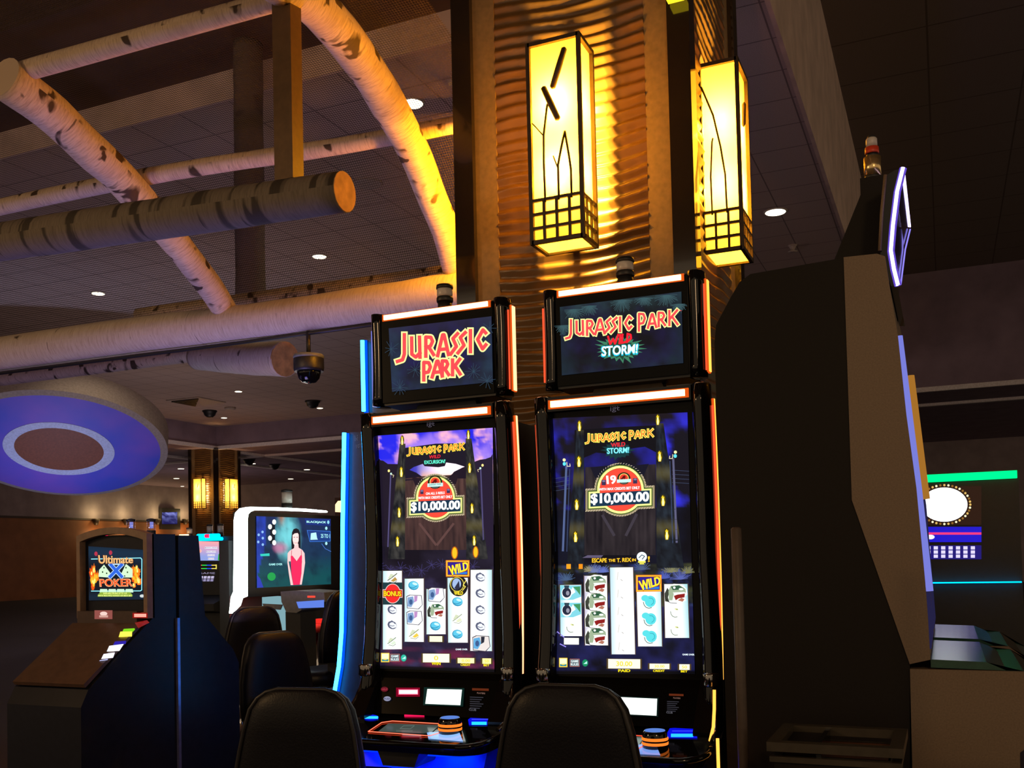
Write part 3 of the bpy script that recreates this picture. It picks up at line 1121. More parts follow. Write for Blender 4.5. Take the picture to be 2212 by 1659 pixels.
# letter boxes (x0, y0, x1, y1) in the crop of the right topper, used for every one-line title
ONE_LINE = [('J', 372, 690, 455, 900), ('U', 480, 700, 582, 855), ('R', 600, 690, 690, 848), ('A', 700, 676, 812, 840), ('S', 805, 668, 880, 828), ('S', 873, 660, 948, 820),
            ('I', 955, 656, 1008, 806), ('C', 1024, 640, 1108, 796), ('P', 1180, 612, 1270, 800), ('A', 1290, 618, 1390, 768), ('R', 1402, 600, 1490, 750), ('K', 1518, 582, 1632, 738)]
TWO_LINE = [('J', 480, 690, 608, 1020), ('U', 640, 722, 778, 965), ('R', 812, 710, 928, 938), ('A', 965, 684, 1105, 930), ('S', 1120, 672, 1215, 915), ('S', 1205, 660, 1308, 902),
            ('I', 1325, 636, 1398, 886), ('C', 1425, 620, 1548, 868), ('P', 788, 1012, 896, 1222), ('A', 900, 1000, 1030, 1186), ('R', 1012, 994, 1106, 1172), ('K', 1132, 985, 1245, 1160)]


def title(art, letters, f, wo, wi, lay=6, yel='ffffa0', red='f04a50', slope=-.10):
    for w, c, l in ((wo, yel, lay), (wi, red, lay + 1)):
        for ch, x0, y0, x1, y1 in letters:
            for stroke in JP[ch]:
                pts = []
                for u, v in stroke:
                    x = x0 + (x1 - x0) * u
                    pts.append(f(x, y1 + (y0 - y1) * v + slope * (x - x0)))
                art.line(pts, w, c, l)


def scaled(f, x0, y0, x1, y1, slope, box=(360, 580, 1640, 910)):
    """maps one-line title coordinates onto a parallelogram of another crop"""
    def g(x, y):
        u, v = (x - box[0]) / (box[2] - box[0]), (y - box[1]) / (box[3] - box[1])
        return f(x0 + (x1 - x0) * u, y0 + (y1 - y0) * v)
    return g


def star(art, f, cx, cy, r0, r1, n, c, layer):
    pts = []
    for k in range(2 * n):
        a = PI * k / n
        r = (r1 * random.uniform(.75, 1.1)) if k % 2 == 0 else r0
        pts.append(f(cx + r * math.cos(a) * 1.25, cy + r * math.sin(a) * .72))
    art.poly(pts, c, layer)


def fronds(art, f, cx, cy, r, n, c, layer, a0=0, a1=2 * PI, w=1.2):
    for k in range(n):
        a = a0 + (a1 - a0) * (k + random.uniform(-.3, .3)) / n
        rr = r * random.uniform(.6, 1)
        art.line([f(cx, cy), f(cx + rr * math.cos(a), cy + rr * math.sin(a))], w, c, layer)


def topper_art(parent, k):
    if k == 0:
        f = cropper(770, 600, 5.53)
        quad = [f(385, 605), f(1612, 460), f(1630, 1245), f(425, 1362)]

        def bg(u, v):
            n1, n2 = fbm(u * 5, v * 3, 1), fbm(u * 9, v * 6, 4)
            c = lerp3(hexc('191726'), hexc('201d48'), (n1 - .35) * 2.2)
            edge = max(abs(u - .5) * 2 - .55, v - .72, 0)
            c = lerp3(c, hexc('25384c'), min(1, edge * 1.8) * (.2 + n2))
            return lerp3(c, hexc('302c4a'), max(0, .25 - v) * 1.6)
        a = Art(TOPPER).grid(quad, 60, 40, bg)
        for cx, cy, n in ((415, 850, 9), (1590, 600, 8), (1400, 1120, 12), (520, 1310, 12), (1560, 1230, 10), (700, 1100, 10)):
            fronds(a, f, cx, cy, 110, n, '2c4254', 1, w=.9)
        sc_ = a.build('topper_screen', parent, label='lit sign screen with a two-line red title')
        a = Art(TOPPER)
        title(a, TWO_LINE, f, 14.2, 7.8)
        a.text('TM', q4(f, 1255, 968, 1285, 990), 'e04050', 6)
        a.build('title_lettering', sc_)
    else:
        f = cropper(1150, 560, 5.183)
        quad = [f(308, 535), f(1668, 362), f(1690, 1162), f(330, 1300)]

        def bg(u, v):
            n1, n2 = fbm(u * 5 + 7, v * 3, 1), fbm(u * 10, v * 7, 9)
            c = lerp3(hexc('121016'), hexc('1c1838'), (n1 - .35) * 2.0)
            top = max(0, .26 - v) * 3
            c = lerp3(c, hexc('2c4448'), top * (.1 + n2 * .8))
            return lerp3(c, hexc('1e3340'), max(0, v - .7) * 1.6 * n2 + max(0, abs(u - .5) * 2 - .7) * 1.2)
        a = Art(TOPPER).grid(quad, 60, 40, bg)
        for cx, cy, r in ((460, 560, 140), (640, 520, 120), (1000, 455, 150), (1250, 430, 120), (1500, 400, 150), (1640, 500, 110), (350, 740, 120)):
            fronds(a, f, cx, cy, r, 26, '38545a', 1, 0, PI, .9)
        sc_ = a.build('topper_screen', parent, label='lit sign screen with a one-line red title over WILD STORM')
        a = Art(TOPPER)
        star(a, f, 975, 1000, 150, 235, 22, '3b7a5c', 1)
        star(a, f, 975, 1000, 120, 180, 18, '1d4433', 2)
        title(a, ONE_LINE, f, 9.6, 5.2)
        a.rect(*f(1640, 570), *f(1670, 580), 'c04048', 5)
        a.build('title_lettering', sc_)
        a = Art(TOPPER)
        for st, w in (([(848, 868), (872, 950), (905, 890), (925, 945), (960, 848)], 4.4), ([(985, 848), (975, 940)], 4.4), ([(1010, 845), (1000, 938), (1045, 925)], 4.4), ([(1066, 836), (1058, 928), (1105, 885), (1100, 845), (1066, 836)], 4.4)):
            a.line([f(*p) for p in st], w, 'ee2030', 5)
        a.build('wild_lettering', sc_)
        a = Art(TOPPER)
        a.text('STORM!', [f(770, 972), f(1190, 942), f(1180, 1066), f(772, 1100)], '20c8e8', 3, .07)
        a.text('STORM!', [f(778, 978), f(1182, 948), f(1174, 1050), f(778, 1086)], 'ffffff', 4, .03, g=1.2)
        a.build('storm_lettering', sc_)


def flame(a, f, x, y, rx, ry, k, layer=4):
    x, y = f(x, y)
    w, h = rx / k, ry / k
    a.ell(x, y, w * 1.35, h * 1.1, '40380f', layer, 12)
    shape = ((-.55, 1), (-.75, .3), (-.5, -.25), (-.7, -.6), (-.1, -.95), (.25, -.6), (.55, -.75), (.45, -.2), (.8, .3), (.5, 1))
    a.poly([(x + w * u, y + h * v) for u, v in shape], 'f0c828', layer + 1, g=1.1)
    a.poly([(x + w * .6 * u, y + h * (.72 * v + .2)) for u, v in shape], 'fff4a8', layer + 2, g=1.2)


def tower(a, f, x0, x1, y0, X0, X1, y1, warm):
    p = [f(x0, y0), f(x1, y0), f(X1, y1), f(X0, y1)]

    def fn(u, v):
        n = fbm(u * 4, v * 14, x0)
        c = lerp3(hexc('11141b'), hexc('55534f' if warm else '2c3744'), (n - .3) * 1.3 * (1 - abs(u - .5)))
        return lerp3(c, hexc('a89850'), 0.16 * max(0, math.cos(v * 16.5 + .6)) ** 3)
    a.grid(p, 10, 50, fn, 2)


def badge(parent, f, cx, cy, rx, ry, bx0, by0, bx1, by1, sl, k):
    a = Art(SCREEN)

    def E(r0, r1, c, l):
        x, y = f(cx, cy)
        a.ell(x, y, r0 / k, r1 / k, c, l, 40, rot=-.04)

    def B(m, c, l):
        q = [(bx0 + m, by0 + m), (bx1 - m, by0 + m + sl * (bx1 - bx0)), (bx1 - m, by1 - m + sl * (bx1 - bx0)), (bx0 + m, by1 - m)]
        a.poly([f(*p) for p in q], c, l)
    w = (bx1 - bx0) / 1650
    for m, c, l in ((0, '9a8a6c', 3), (44 * w, '3f5a20', 5), (68 * w, 'ffff96', 6)):
        E(rx - m, ry - m, c, l)
        B(m * 1.1, c, l)
    E(rx - 125 * w, ry - 125 * w, '8c1a10', 7)
    E(rx - 133 * w, ry - 133 * w, 'ff4a38', 8)
    B(115 * w, '14324a', 9)
    n = 60
    for i in range(n):                                   # twisted rope marks
        t = 2 * PI * i / n
        p = (cx + (rx - 22 * w) * math.cos(t), cy + (ry - 22 * w) * math.sin(t))
        q = (cx + (rx - 2 * w) * math.cos(t + .035), cy + (ry - 2 * w) * math.sin(t + .035))
        if not (by0 + sl * (p[0] - bx0) < p[1] < by1 + sl * (p[0] - bx0)):
            a.line([f(*p), f(*q)], .9, 'd8cfae', 4)
    for i in range(26):
        x = bx0 + (bx1 - bx0) * i / 26
        y = sl * (x - bx0)
        for yy in (by0 + y, by1 + y - 30 * w):
            a.line([f(x, yy + 30 * w), f(x + 30 * w, yy)], .9, 'd8cfae', 4)
    return a


def emblem(a, f, cx, cy, s, k):
    """small round park badge: ring, red disc with a dark bony shape, pale name strip"""
    x, y = f(cx, cy)
    a.ell(x, y, 1.35 * s / k, 1.25 * s / k, '1d2a16', 10, 20)
    a.ell(x, y, 1.0 * s / k, 1.0 * s / k, 'ffd070', 11, 22)
    a.ell(x, y, .86 * s / k, .86 * s / k, 'e8402c', 12, 22)
    a.poly([f(cx + s * u, cy + s * v) for u, v in ((-.7, .1), (-.35, -.15), (-.2, -.45), (.15, -.6), (.5, -.35), (.2, -.3), (.65, .1), (.25, -.05), (.1, .3), (-.05, 0), (-.4, .3))], '5a0d0d', 13)
    a.poly([f(cx + s * u, cy + s * v) for u, v in ((-1.4, .25), (1.45, .1), (1.45, .75), (-1.4, .9))], 'c8f0e8', 14)
    a.ell(*f(cx, cy + s * .92), .6 * s / k, .22 * s / k, '4a5a58', 13, 14)


# ---- reel symbols, drawn around a centre in pixels (w = reel width)
def sym_track(a, x, y, s, c='5a5f78'):
    a.ell(x, y, 9 * s, 7.5 * s, c, 3, 14, rot=.5)
    a.ell(x + 1.6 * s, y + .4 * s, 7 * s, 5.4 * s, 'e8ecf4', 4, 14, rot=.5)
    for dx, dy in ((-5, -5), (0, -7), (5, -4)):
        a.ell(x + dx * s, y + dy * s, 2.2 * s, 1.5 * s, c, 5, 8, rot=.7)
    a.line([(x - 4 * s, y), (x, y + 2 * s), (x + 4 * s, y + 1 * s)], 1.1 * s, c, 5)
    a.line([(x - 6 * s, y + 4 * s), (x, y + 7 * s), (x + 7 * s, y + 5 * s)], 1.2 * s, c, 5)


def sym_gem(a, x, y, s):
    a.ell(x, y, 10 * s, 8.5 * s, '2f8fb4', 3, 14, rot=.2)
    a.ell(x + .8 * s, y - .8 * s, 9 * s, 7 * s, '5cc4e4', 4, 14, rot=.2)
    a.ell(x + 2.5 * s, y - 3.2 * s, 5 * s, 2.4 * s, 'c8f0fa', 5, 12, rot=.3)
    a.line([(x - 6 * s, y + 3 * s), (x, y + 4 * s), (x + 6 * s, y + 1 * s)], 1.0 * s, '2478a0', 5)


def sym_leaf(a, x, y, s, c='8a9a60', c2='e6d86a'):
    a.line([(x - 8 * s, y + 5 * s), (x - 2 * s, y + 1 * s), (x + 8 * s, y - 7 * s)], 1.6 * s, c, 3)
    a.poly([(x - 8 * s, y + 2 * s), (x - 3 * s, y - 7 * s), (x + 3 * s, y - 5 * s), (x - 3 * s, y + 2 * s)], 'cfd8b8', 3)
    a.poly([(x - 3 * s, y + 6 * s), (x + 5 * s, y - 1 * s), (x + 9 * s, y + 4 * s), (x + 2 * s, y + 8 * s)], c2, 4)
    a.line([(x - 6 * s, y + 8 * s), (x + 3 * s, y + 10 * s), (x + 8 * s, y + 6 * s)], 1.0 * s, c, 5)


def sym_shell(a, x, y, s, c='58d8e0', g=1.0):
    a.ell(x - 5 * s, y - 5 * s, 6 * s, 5 * s, c, 3, 12, g=g)
    a.ell(x + 3 * s, y, 8.5 * s, 9 * s, c, 3, 16, g=g)
    a.line([(x + 3 * s + 5.4 * s * math.cos(t), y + 5.4 * s * math.sin(t)) for t in (-1.9, -1.1, -.3, .5, 1.3)], .9 * s, '2f9fb0', 4)
    a.line([(x + 1 * s + 8.6 * s * math.cos(t), y + 1 * s + 9.6 * s * math.sin(t)) for t in (1.1, 1.6, 2.1, 2.6, 3.1)], 1.1 * s, '3b6a5c', 4)


def sym_swirl(a, x, y, s):
    a.line([(x + 9 * s * math.cos(t), y + 10 * s * math.sin(t)) for t in (1.2, 1.7, 2.2, 2.7, 3.2)], 1.3 * s, '7f8f78', 3)
    a.ell(x + 2 * s, y - 5 * s, 3.8 * s, 1.7 * s, 'd8dc9a', 3, 10, rot=.3)
    a.ell(x + 3 * s, y - 5 * s, 1.6 * s, .9 * s, '8f9a58', 4, 8)


def sym_beast(a, x, y, s, h=1.0):
    """green and white reptile head with an open red mouth, seen from the side"""
    f = lambda u, v: (x + u * s, y + v * s * h)
    a.poly([f(*p) for p in ((-23, 17), (-24, -2), (-18, -15), (-4, -20), (12, -19), (22, -10), (24, 2), (19, 6), (21, 15), (8, 19), (-6, 17))], 'f2f6ee', 3)
    a.poly([f(*p) for p in ((-22, 16), (-23, 0), (-17, -12), (-13, -4), (-16, 8), (-13, 18))], '3c4038', 4)
    a.poly([f(*p) for p in ((-14, 14), (-15, -6), (-10, -16), (8, -17), (20, -9), (21, -2), (8, 0), (-4, 1), (-7, 14))], '9db092', 4)
    a.poly([f(*p) for p in ((-10, -14), (6, -17), (18, -10), (10, -8), (-6, -7))], '2f5a40', 5)
    a.ell(*f(-3, -12), 2.6 * s, 2.4 * s * h, 'ffffff', 6, 10)
    a.ell(*f(11, -9), 5 * s, 2.4 * s * h, 'e8f4ea', 6, 10)
    a.poly([f(*p) for p in ((-6, -2), (18, -3), (20, 0), (-2, 3))], 'ffffff', 6)
    a.poly([f(*p) for p in ((-4, 5), (4, 2), (19, 0), (18, 8), (6, 10), (0, 14))], '8a1d1d', 6)
    a.poly([f(*p) for p in ((4, 14), (12, 9), (18, 12), (14, 17))], 'b0705c', 7)
    a.line([f(-22, 4), f(-20, 12), f(-12, 19), f(2, 20)], 1.1, '151515', 7)


def sym_tile(a, x, y, s, kind=0):
    """rounded picture tile: soft blue and pink"""
    cs = [('7f9fc8', 'b88ac0', 'f4f6fa'), ('5fa8d8', '262a38', 'e4dcd8')][kind]
    a.poly([(x - 14 * s, y - 10 * s), (x - 8 * s, y - 13 * s), (x + 13 * s, y - 12 * s), (x + 15 * s, y + 5 * s), (x + 8 * s, y + 13 * s), (x - 13 * s, y + 11 * s)], '4a4452', 3)
    a.poly([(x - 13 * s, y - 9 * s), (x - 7 * s, y - 12 * s), (x + 12 * s, y - 11 * s), (x + 14 * s, y + 5 * s), (x + 7 * s, y + 12 * s), (x - 12 * s, y + 10 * s)], cs[2], 4)
    a.poly([(x - 12 * s, y - 8 * s), (x - 2 * s, y - 10 * s), (x, y), (x - 5 * s, y + 9 * s), (x - 12 * s, y + 8 * s)], cs[0], 5)
    a.poly([(x, y - 11 * s), (x + 6 * s, y - 11 * s), (x + 5 * s, y - 2 * s), (x, y + 1 * s)], cs[1], 6)
    a.ell(x - 6 * s, y, 3.2 * s, 5 * s, '3c5a8a', 6, 10)


def sym_ranger(a, x, y, s):
    """round badge in front of a blue and green ground"""
    a.poly([(x - 20 * s, y - 14 * s), (x + 20 * s, y - 14 * s), (x + 20 * s, y + 8 * s), (x + 4 * s, y + 14 * s), (x - 20 * s, y + 14 * s)], '7fd0de', 3)
    a.poly([(x + 4 * s, y - 11 * s), (x + 18 * s, y - 12 * s), (x + 18 * s, y + 5 * s), (x + 12 * s, y - 3 * s)], '3f8f5c', 4)
    a.ell(x - 8 * s, y + 1 * s, 10 * s, 12 * s, 'eef4f8', 4, 16)
    a.ell(x - 8 * s, y, 8.6 * s, 9.6 * s, '23283c', 5, 16)
    a.ell(x - 6 * s, y + 1 * s, 3.4 * s, 4.6 * s, '8f8fa0', 6, 12)
    a.poly([(x - 13 * s, y - 14 * s), (x - 3 * s, y - 14 * s), (x - 4 * s, y - 8 * s), (x - 12 * s, y - 8 * s)], '2c4250', 6)
    a.poly([(x + 0 * s, y - 4 * s), (x + 4 * s, y - 11 * s), (x + 9 * s, y - 1 * s), (x + 2 * s, y + 4 * s)], 'f4fbff', 6)


def wild_box(a, q, slant=8):
    """yellow framed WILD box; q = TL, TR, BR, BL"""
    def P(u, v):
        return ((q[0][0] * (1 - u) + q[1][0] * u) * (1 - v) + (q[3][0] * (1 - u) + q[2][0] * u) * v, (q[0][1] * (1 - u) + q[1][1] * u) * (1 - v) + (q[3][1] * (1 - u) + q[2][1] * u) * v)
    for m, n, c, l in ((0, 0, 'ff8a20', 5), (.03, .045, 'ffc63a', 6), (.07, .10, '7a2a10', 7), (.09, .13, '2a1f8e', 8)):
        a.poly([P(m, n), P(1 - m, n), P(1 - m, 1 - n), P(m, 1 - n)], c, l)
    a.poly([P(.3, .74), P(.9, .70), P(.9, .84), P(.3, .86)], '2a7ad8', 9)
    a.text('WILD', [P(.08, .36), P(.93, .06), P(.97, .62), P(.20, 1.0)], 'a03010', 9, .07)
    a.text('WILD', [P(.10, .36), P(.93, .09), P(.95, .58), P(.20, .96)], 'ffe030', 10, .05, g=1.15)


def reel(parent, q, syms, edge='bfeef4', left=True, frame=True):
    a = Art(SCREEN)

    def fn(u, v):
        e = (1 - u if left == 'r' else u)
        return lerp3(hexc(edge, .8), (.98, 1.0, 1.0), min(1, e * 2.6 + .2 * v))
    a.grid(q, 6, 16, fn, 2)
    if frame:
        for i, j in ((0, 3), (1, 2)):
            a.line([q[i], q[j]], 2.0, '4a3836', 3)
        a.line([q[0], q[1]], 1.6, '33302c', 3)
    for s in syms:
        s[0](a, *s[1:])
    return a.build('reel_strip', parent)


def meter(parent, x0, y0, x1, y1, word, wq, digits, bars=True, face='fff6d8', name='meter_window'):
    a = Art(SCREEN)
    if bars:
        a.rect(x0 - 3.5, y0 - 1, x1 + 3.5, y1 + 1, '4a3a20', 3, .01)
    a.rect(x0, y0, x1, y1, face, 4, .01, g=1.1)
    if digits:
        cx, h = (x0 + x1) / 2, (y1 - y0)
        w = min((x1 - x0) * .5, h * .5 * len(digits))
        a.text(digits, [(cx - w / 2, y0 + h * .24), (cx + w / 2, y0 + h * .25), (cx + w / 2, y0 + h * .78), (cx - w / 2, y0 + h * .77)], 'ffd84a', 5, .03)
    if word:
        a.text(word, wq, '6a5a00', 5, .09)
        a.text(word, wq, 'ffe818', 6, .04)
    return a.build(name, parent)


def icons(parent, xs, y, green):
    a = Art(SCREEN)
    x = xs[0]
    a.rect(x - 9, y - 9, x + 9, y + 11, 'ffd23a', 3)
    a.rect(x - 7.5, y - 7.5, x + 7.5, y + 4, 'fff6c8', 4)
    a.poly([(x - 7, y + 9), (x - 7, y + 4), (x, y + 6.5), (x + 7, y + 4), (x + 7, y + 9)], '2f8a9a', 5)
    x = xs[1]
    a.rect(x - 10.5, y - 7, x + 10.5, y + 10, 'b86a5c', 3)
    a.rect(x - 9.5, y - 6, x + 9.5, y + 9, '55606a', 4)
    a.text('GAME', [(x - 8, y - 4.5), (x + 8, y - 4.5), (x + 8, y + .8), (x - 8, y + .8)], 'e8fafa', 5, .03)
    a.text('RULES', [(x - 8.5, y + 2.4), (x + 8.5, y + 2.4), (x + 8.5, y + 7.6), (x - 8.5, y + 7.6)], 'e8fafa', 5, .03)
    x = xs[2]
    a.ell(x, y + 2, 6.6, 8, '1d6a5a', 3, 18)
    a.ell(x, y + 2, 5.8, 7.1, green, 4, 18)
    a.poly([(x - 4, y + 4), (x + 4, y - 2), (x + 4, y + 4)], 'b8fff0', 5)
    a.build('touch_icons', parent)


def left_screen(parent):
    f = cropper(770, 850, 5.03)
    h = cropper(770, 1170, 5.353)
    quad = [f(232, 458), f(1480, 372), (1068, 1452), (821, 1444)]

    def bg(u, v):
        n, m = fbm(u * 3.2, v * 7, 2), fbm(u * 6 + 3, v * 16, 6)
        if v < .40:
            c = lerp3(hexc('2426e0'), hexc('9a78ea'), (n - .42) * 3.6)
            c = lerp3(c, hexc('ffb8c8'), (m - .50) * 4.5 if u < .4 or u > .8 else (m - .58) * 3)
            if u < .35:
                c = lerp3(c, hexc('d8a8d0'), max(0, v - .10) * 5)
            return lerp3(c, hexc('ffe6f4'), max(0, v - .10) * 6 * max(0, u - .78) * 4)
        c = lerp3(hexc('120e1a'), hexc('2a2438'), (n - .3) * 1.5)
        if v > .56:
            c = lerp3(c, hexc('241c34'), (v - .56) * 5)
            c = lerp3(c, hexc('3a3358'), (m - .55) * 2.4)
        if v > .9:
            c = lerp3(c, hexc('7a2448'), max(0, fbm(u * 5, v * 20, 3) - .42) * 3.5 * (1 - abs(v - .955) * 18))
        if v > .985:
            c = hexc('0a0a10')
        return c
    a = Art(SCREEN)
    a.grid(quad, 52, 110, bg)
    rnd = random.Random(3)
    pts = [(232, 690), (262, 725), (290, 730), (340, 765), (450, 768), (450, 1659), (330, 1659), (235, 1659)]
    a.poly([f(*p) for p in pts], '1d1626', 1)
    pts = [(1480, 655), (1460, 690), (1400, 712), (1340, 720), (1275, 745), (1270, 1659), (1490, 1659)]
    a.poly([f(*p) for p in pts], '231a30', 1)
    # glowing sky under the lintel, then the lintel and the wooden gate
    sky = [(575, 830), (660, 780), (740, 770), (1000, 745), (1170, 795), (1110, 835), (1040, 870), (1000, 915), (860, 940), (715, 910), (650, 860)]
    x0, y0, x1, y1 = 575, 745, 1170, 940
    a.grid([f(575, 745), f(1175, 745), f(1175, 930), f(575, 930)], 16, 8, lambda u, v: lerp3(lerp3(hexc('3a38b8'), hexc('ffeaff', 1.2), u * 2.2 - .25), hexc('ffb85a'), max(0, v - .45) * 1.6 * (1 if u > .2 else 0)), 1)
    a.poly([f(*p) for p in ((530, 800), (575, 830), (650, 860), (715, 905), (700, 960), (530, 960))], '171226', 2)
    a.poly([f(*p) for p in ((1190, 790), (1150, 805), (1110, 825), (1060, 850), (1040, 875), (1000, 905), (1010, 960), (1190, 940))], '1c1322', 2)
    a.poly([f(*p) for p in ((530, 590), (860, 545), (1190, 540), (1190, 800), (1080, 765), (975, 750), (960, 790), (890, 802), (740, 790), (720, 765), (620, 800), (530, 865))], '1a1624', 2)
    a.grid([f(530, 905), f(1190, 880), f(1195, 1700), f(528, 1700)], 34, 24, lambda u, v: lerp3(hexc('2c1f22'), hexc('6e4c46'), (fbm(u * 22, v * 2, 5) - .2) * 1.1 * (1 - .55 * v)), 2)
    a.poly([f(*p) for p in ((600, 905), (640, 1000), (1080, 985), (1110, 885), (1060, 880), (1000, 915), (715, 925))], '201522', 3)
    for p, q_ in (((690, 1420), (860, 1640)), ((1050, 1420), (880, 1640))):
        a.line([f(*p), f(*q_)], 5, '5c403e', 3)
    tower(a, f, 470, 532, 545, 340, 528, 1800, True)
    tower(a, f, 1186, 1250, 488, 1192, 1430, 1800, True)
    for x, y in ((488, 850), (465, 1290), (447, 1605), (1230, 805), (1256, 1245), (1280, 1595)):
        flame(a, f, x, y, 20, 56, 5.03)
    for x, y in ((497, 508), (1216, 445)):
        flame(a, f, x, y, 16, 50, 5.03)
    for x, y, sx in ((372, 880, 1), (1350, 820, -1)):
        a.line([f(x, y), f(x - sx * 30, y + 780)], 3.0, '4c4670', 2)
        a.ell(*f(x - sx * 20, y - 40), 2.6, 3, 'ffe890', 3, 10)
        a.ell(*f(x + sx * 4, y - 8), 2.2, 2.4, 'c8f0e0', 3, 10)
        a.line([f(x + sx * 8, y + 2), f(x + sx * 34, y + 8), f(x + sx * 26, y + 30)], 1.2, 'd8c8a0', 3)
    for x, y, w, hh in ((1135, 130, 40, 75), (1378, 120, 34, 70)):
        a.ell(*h(x, y), w / 5.353, hh / 5.353, 'b05a10', 4, 14)
        a.ell(*h(x, y), w * .7 / 5.353, hh * .85 / 5.353, 'ffb020', 5, 14, g=1.2)
    for x in range(270, 1560, 120):
        fronds(a, h, x, 300 + rnd.uniform(-40, 80), 80, 9, '3b3566', 1, w=.9)
    sc_ = a.build('main_screen', parent, label='tall lit game screen showing a park gate, reels and a $10,000.00 badge')
    a = Art(SCREEN)
    title(a, ONE_LINE, scaled(f, 545, 545, 1175, 685, 0), 4.4, 1.8, 8, 'ffe84a', 'f07030')
    a.build('title_lettering', sc_)
    a = Art(SCREEN)
    a.text('WILD', [f(790, 672), f(915, 662), f(912, 700), f(788, 708)], 'e02838', 8, .04)
    a.text('EXCURSION!', [f(735, 728), f(968, 714), f(962, 758), f(738, 770)], '0a7a60', 8, .09)
    a.text('EXCURSION!', [f(737, 730), f(966, 716), f(960, 756), f(740, 768)], '6affda', 9, .03)
    a.build('subtitle_lettering', sc_)
    g = cropper(860, 1000, 12.76)
    a = badge(sc_, g, 1030, 965, 600, 665, 235, 958, 1832, 1515, -.045, 12.76)
    emblem(a, g, 1018, 530, 150, 12.76)
    a.text('JURASSIC PARK', [g(850, 580), g(1190, 560), g(1190, 615), g(850, 640)], '4a8a88', 15, .02)
    for x, y in ((655, 800), (1385, 770)):
        a.rect(*g(x - 45, y - 60), *g(x + 45, y + 60), '3a3050', 10)
        a.ell(*g(x, y - 30), 3.2, 2.0, '7a7098', 11, 10)
    a.text('ON ALL 5 REELS', [g(765, 815), g(1280, 785), g(1280, 855), g(765, 885)], 'ffffff', 10, .06)
    a.text('WITH MAX CREDITS BET ONLY', [g(555, 935), g(1490, 890), g(1490, 965), g(555, 1005)], 'ffffff', 10, .06)
    a.text('$10,000.00', [g(358, 1080), g(1700, 1030), g(1700, 1315), g(358, 1375)], 'ffffff', 11, .075, g=1.3)
    a.build('jackpot_badge', sc_)
    S = 1.15
    trk = lambda y: (sym_track, *h(412, y), S)
    reel(sc_, [h(302, 335), h(530, 333), h(530, 1243), h(300, 1247)], [(sym_leaf, *h(415, 415), 1.2, '5a6040', 'b8924a'), trk(790), trk(965), (sym_leaf, *h(408, 1150), 1.05, '6a8a60', 'd8e8d0'), (bonus_badge, *h(418, 600))])
    reel(sc_, [h(552, 425), h(782, 423), h(784, 1160), h(552, 1157)], [(sym_gem, *h(660, 508), S), (sym_tile, *h(668, 698), 1.22), (sym_tile, *h(668, 882), 1.22), (sym_leaf, *h(665, 1062), 1.2, '8a9468', 'e8c84a')])
    reel(sc_, [h(805, 545), h(1036, 543), h(1036, 1070), h(805, 1072)], [(sym_tile, *h(918, 615), 1.25), (sym_beast, *h(920, 795), .82), (sym_gem, *h(912, 975), S)])
    reel(sc_, [h(1048, 415), h(1292, 415), h(1292, 1168), h(1056, 1168)], [(wild_medal, *h(1180, 515)), (sym_gem, *h(1168, 695), S), (sym_leaf, *h(1166, 885), 1.15, '9aa488', 'dfe4c0'), (sym_gem, *h(1168, 1070), S)])
    a = Art(SCREEN)
    wild_box(a, [h(1033, 215), h(1306, 215), h(1306, 405), h(1035, 405)])
    a.build('wild_box', sc_)
    reel(sc_, [h(1316, 323), h(1572, 321), h(1572, 1266), h(1312, 1262)], [(sym_track, *h(1432, y), 1.2) for y in (412, 600, 790, 982)] + [(sym_tile, *h(1440, 1178), 1.35, 1)], left='r')
    meter(sc_, *h(845, 1092), *h(992, 1158), '', None, '', face='e8eecc')
    meter(sc_, *h(768, 1295), *h(1074, 1395), 'WIN', [h(868, 1392), h(972, 1394), h(972, 1428), h(868, 1426)], '0')
    meter(sc_, *h(1170, 1345), *h(1362, 1405), 'CREDIT', [h(1204, 1410), h(1318, 1411), h(1316, 1438), h(1204, 1437)], '0.00', face='fff4b0')
    meter(sc_, *h(1456, 1350), *h(1556, 1412), 'BET', [h(1470, 1416), h(1536, 1417), h(1536, 1442), h(1470, 1441)], '50', face='fff4a0')
    icons(sc_, (h(332, 0)[0], h(444, 0)[0], h(546, 0)[0]), h(0, 1335)[1], '2fb8a0')
    a = Art(SCREEN)
    a.text('GAME OVER', [h(1146, 1236), h(1284, 1237), h(1284, 1256), h(1146, 1255)], 'e8f8ff', 6, .04)
    a.build('status_lettering', sc_)


def bonus_badge(a, x, y):
    a.rect(x - 21, y - 24, x + 21, y + 24, '1d3a40', 5)
    a.ell(x, y, 17.5, 21.5, 'd8c8c0', 6, 26)
    a.rect(x - 21.5, y - 9, x + 21.5, y + 9, 'e0d0c8', 6)
    a.ell(x, y, 16, 20, 'ff2a2a', 7, 26)
    a.rect(x - 20.5, y - 7.5, x + 20.5, y + 7.5, 'd02020', 7)
    a.text('BONUS', [(x - 19.5, y - 7), (x + 19, y - 6), (x + 19, y + 7), (x - 19.5, y + 7)], '7a2a00', 8, .09)
    a.text('BONUS', [(x - 19, y - 6), (x + 18.5, y - 5), (x + 18.5, y + 6), (x - 19, y + 6)], 'ffd820', 9, .05)


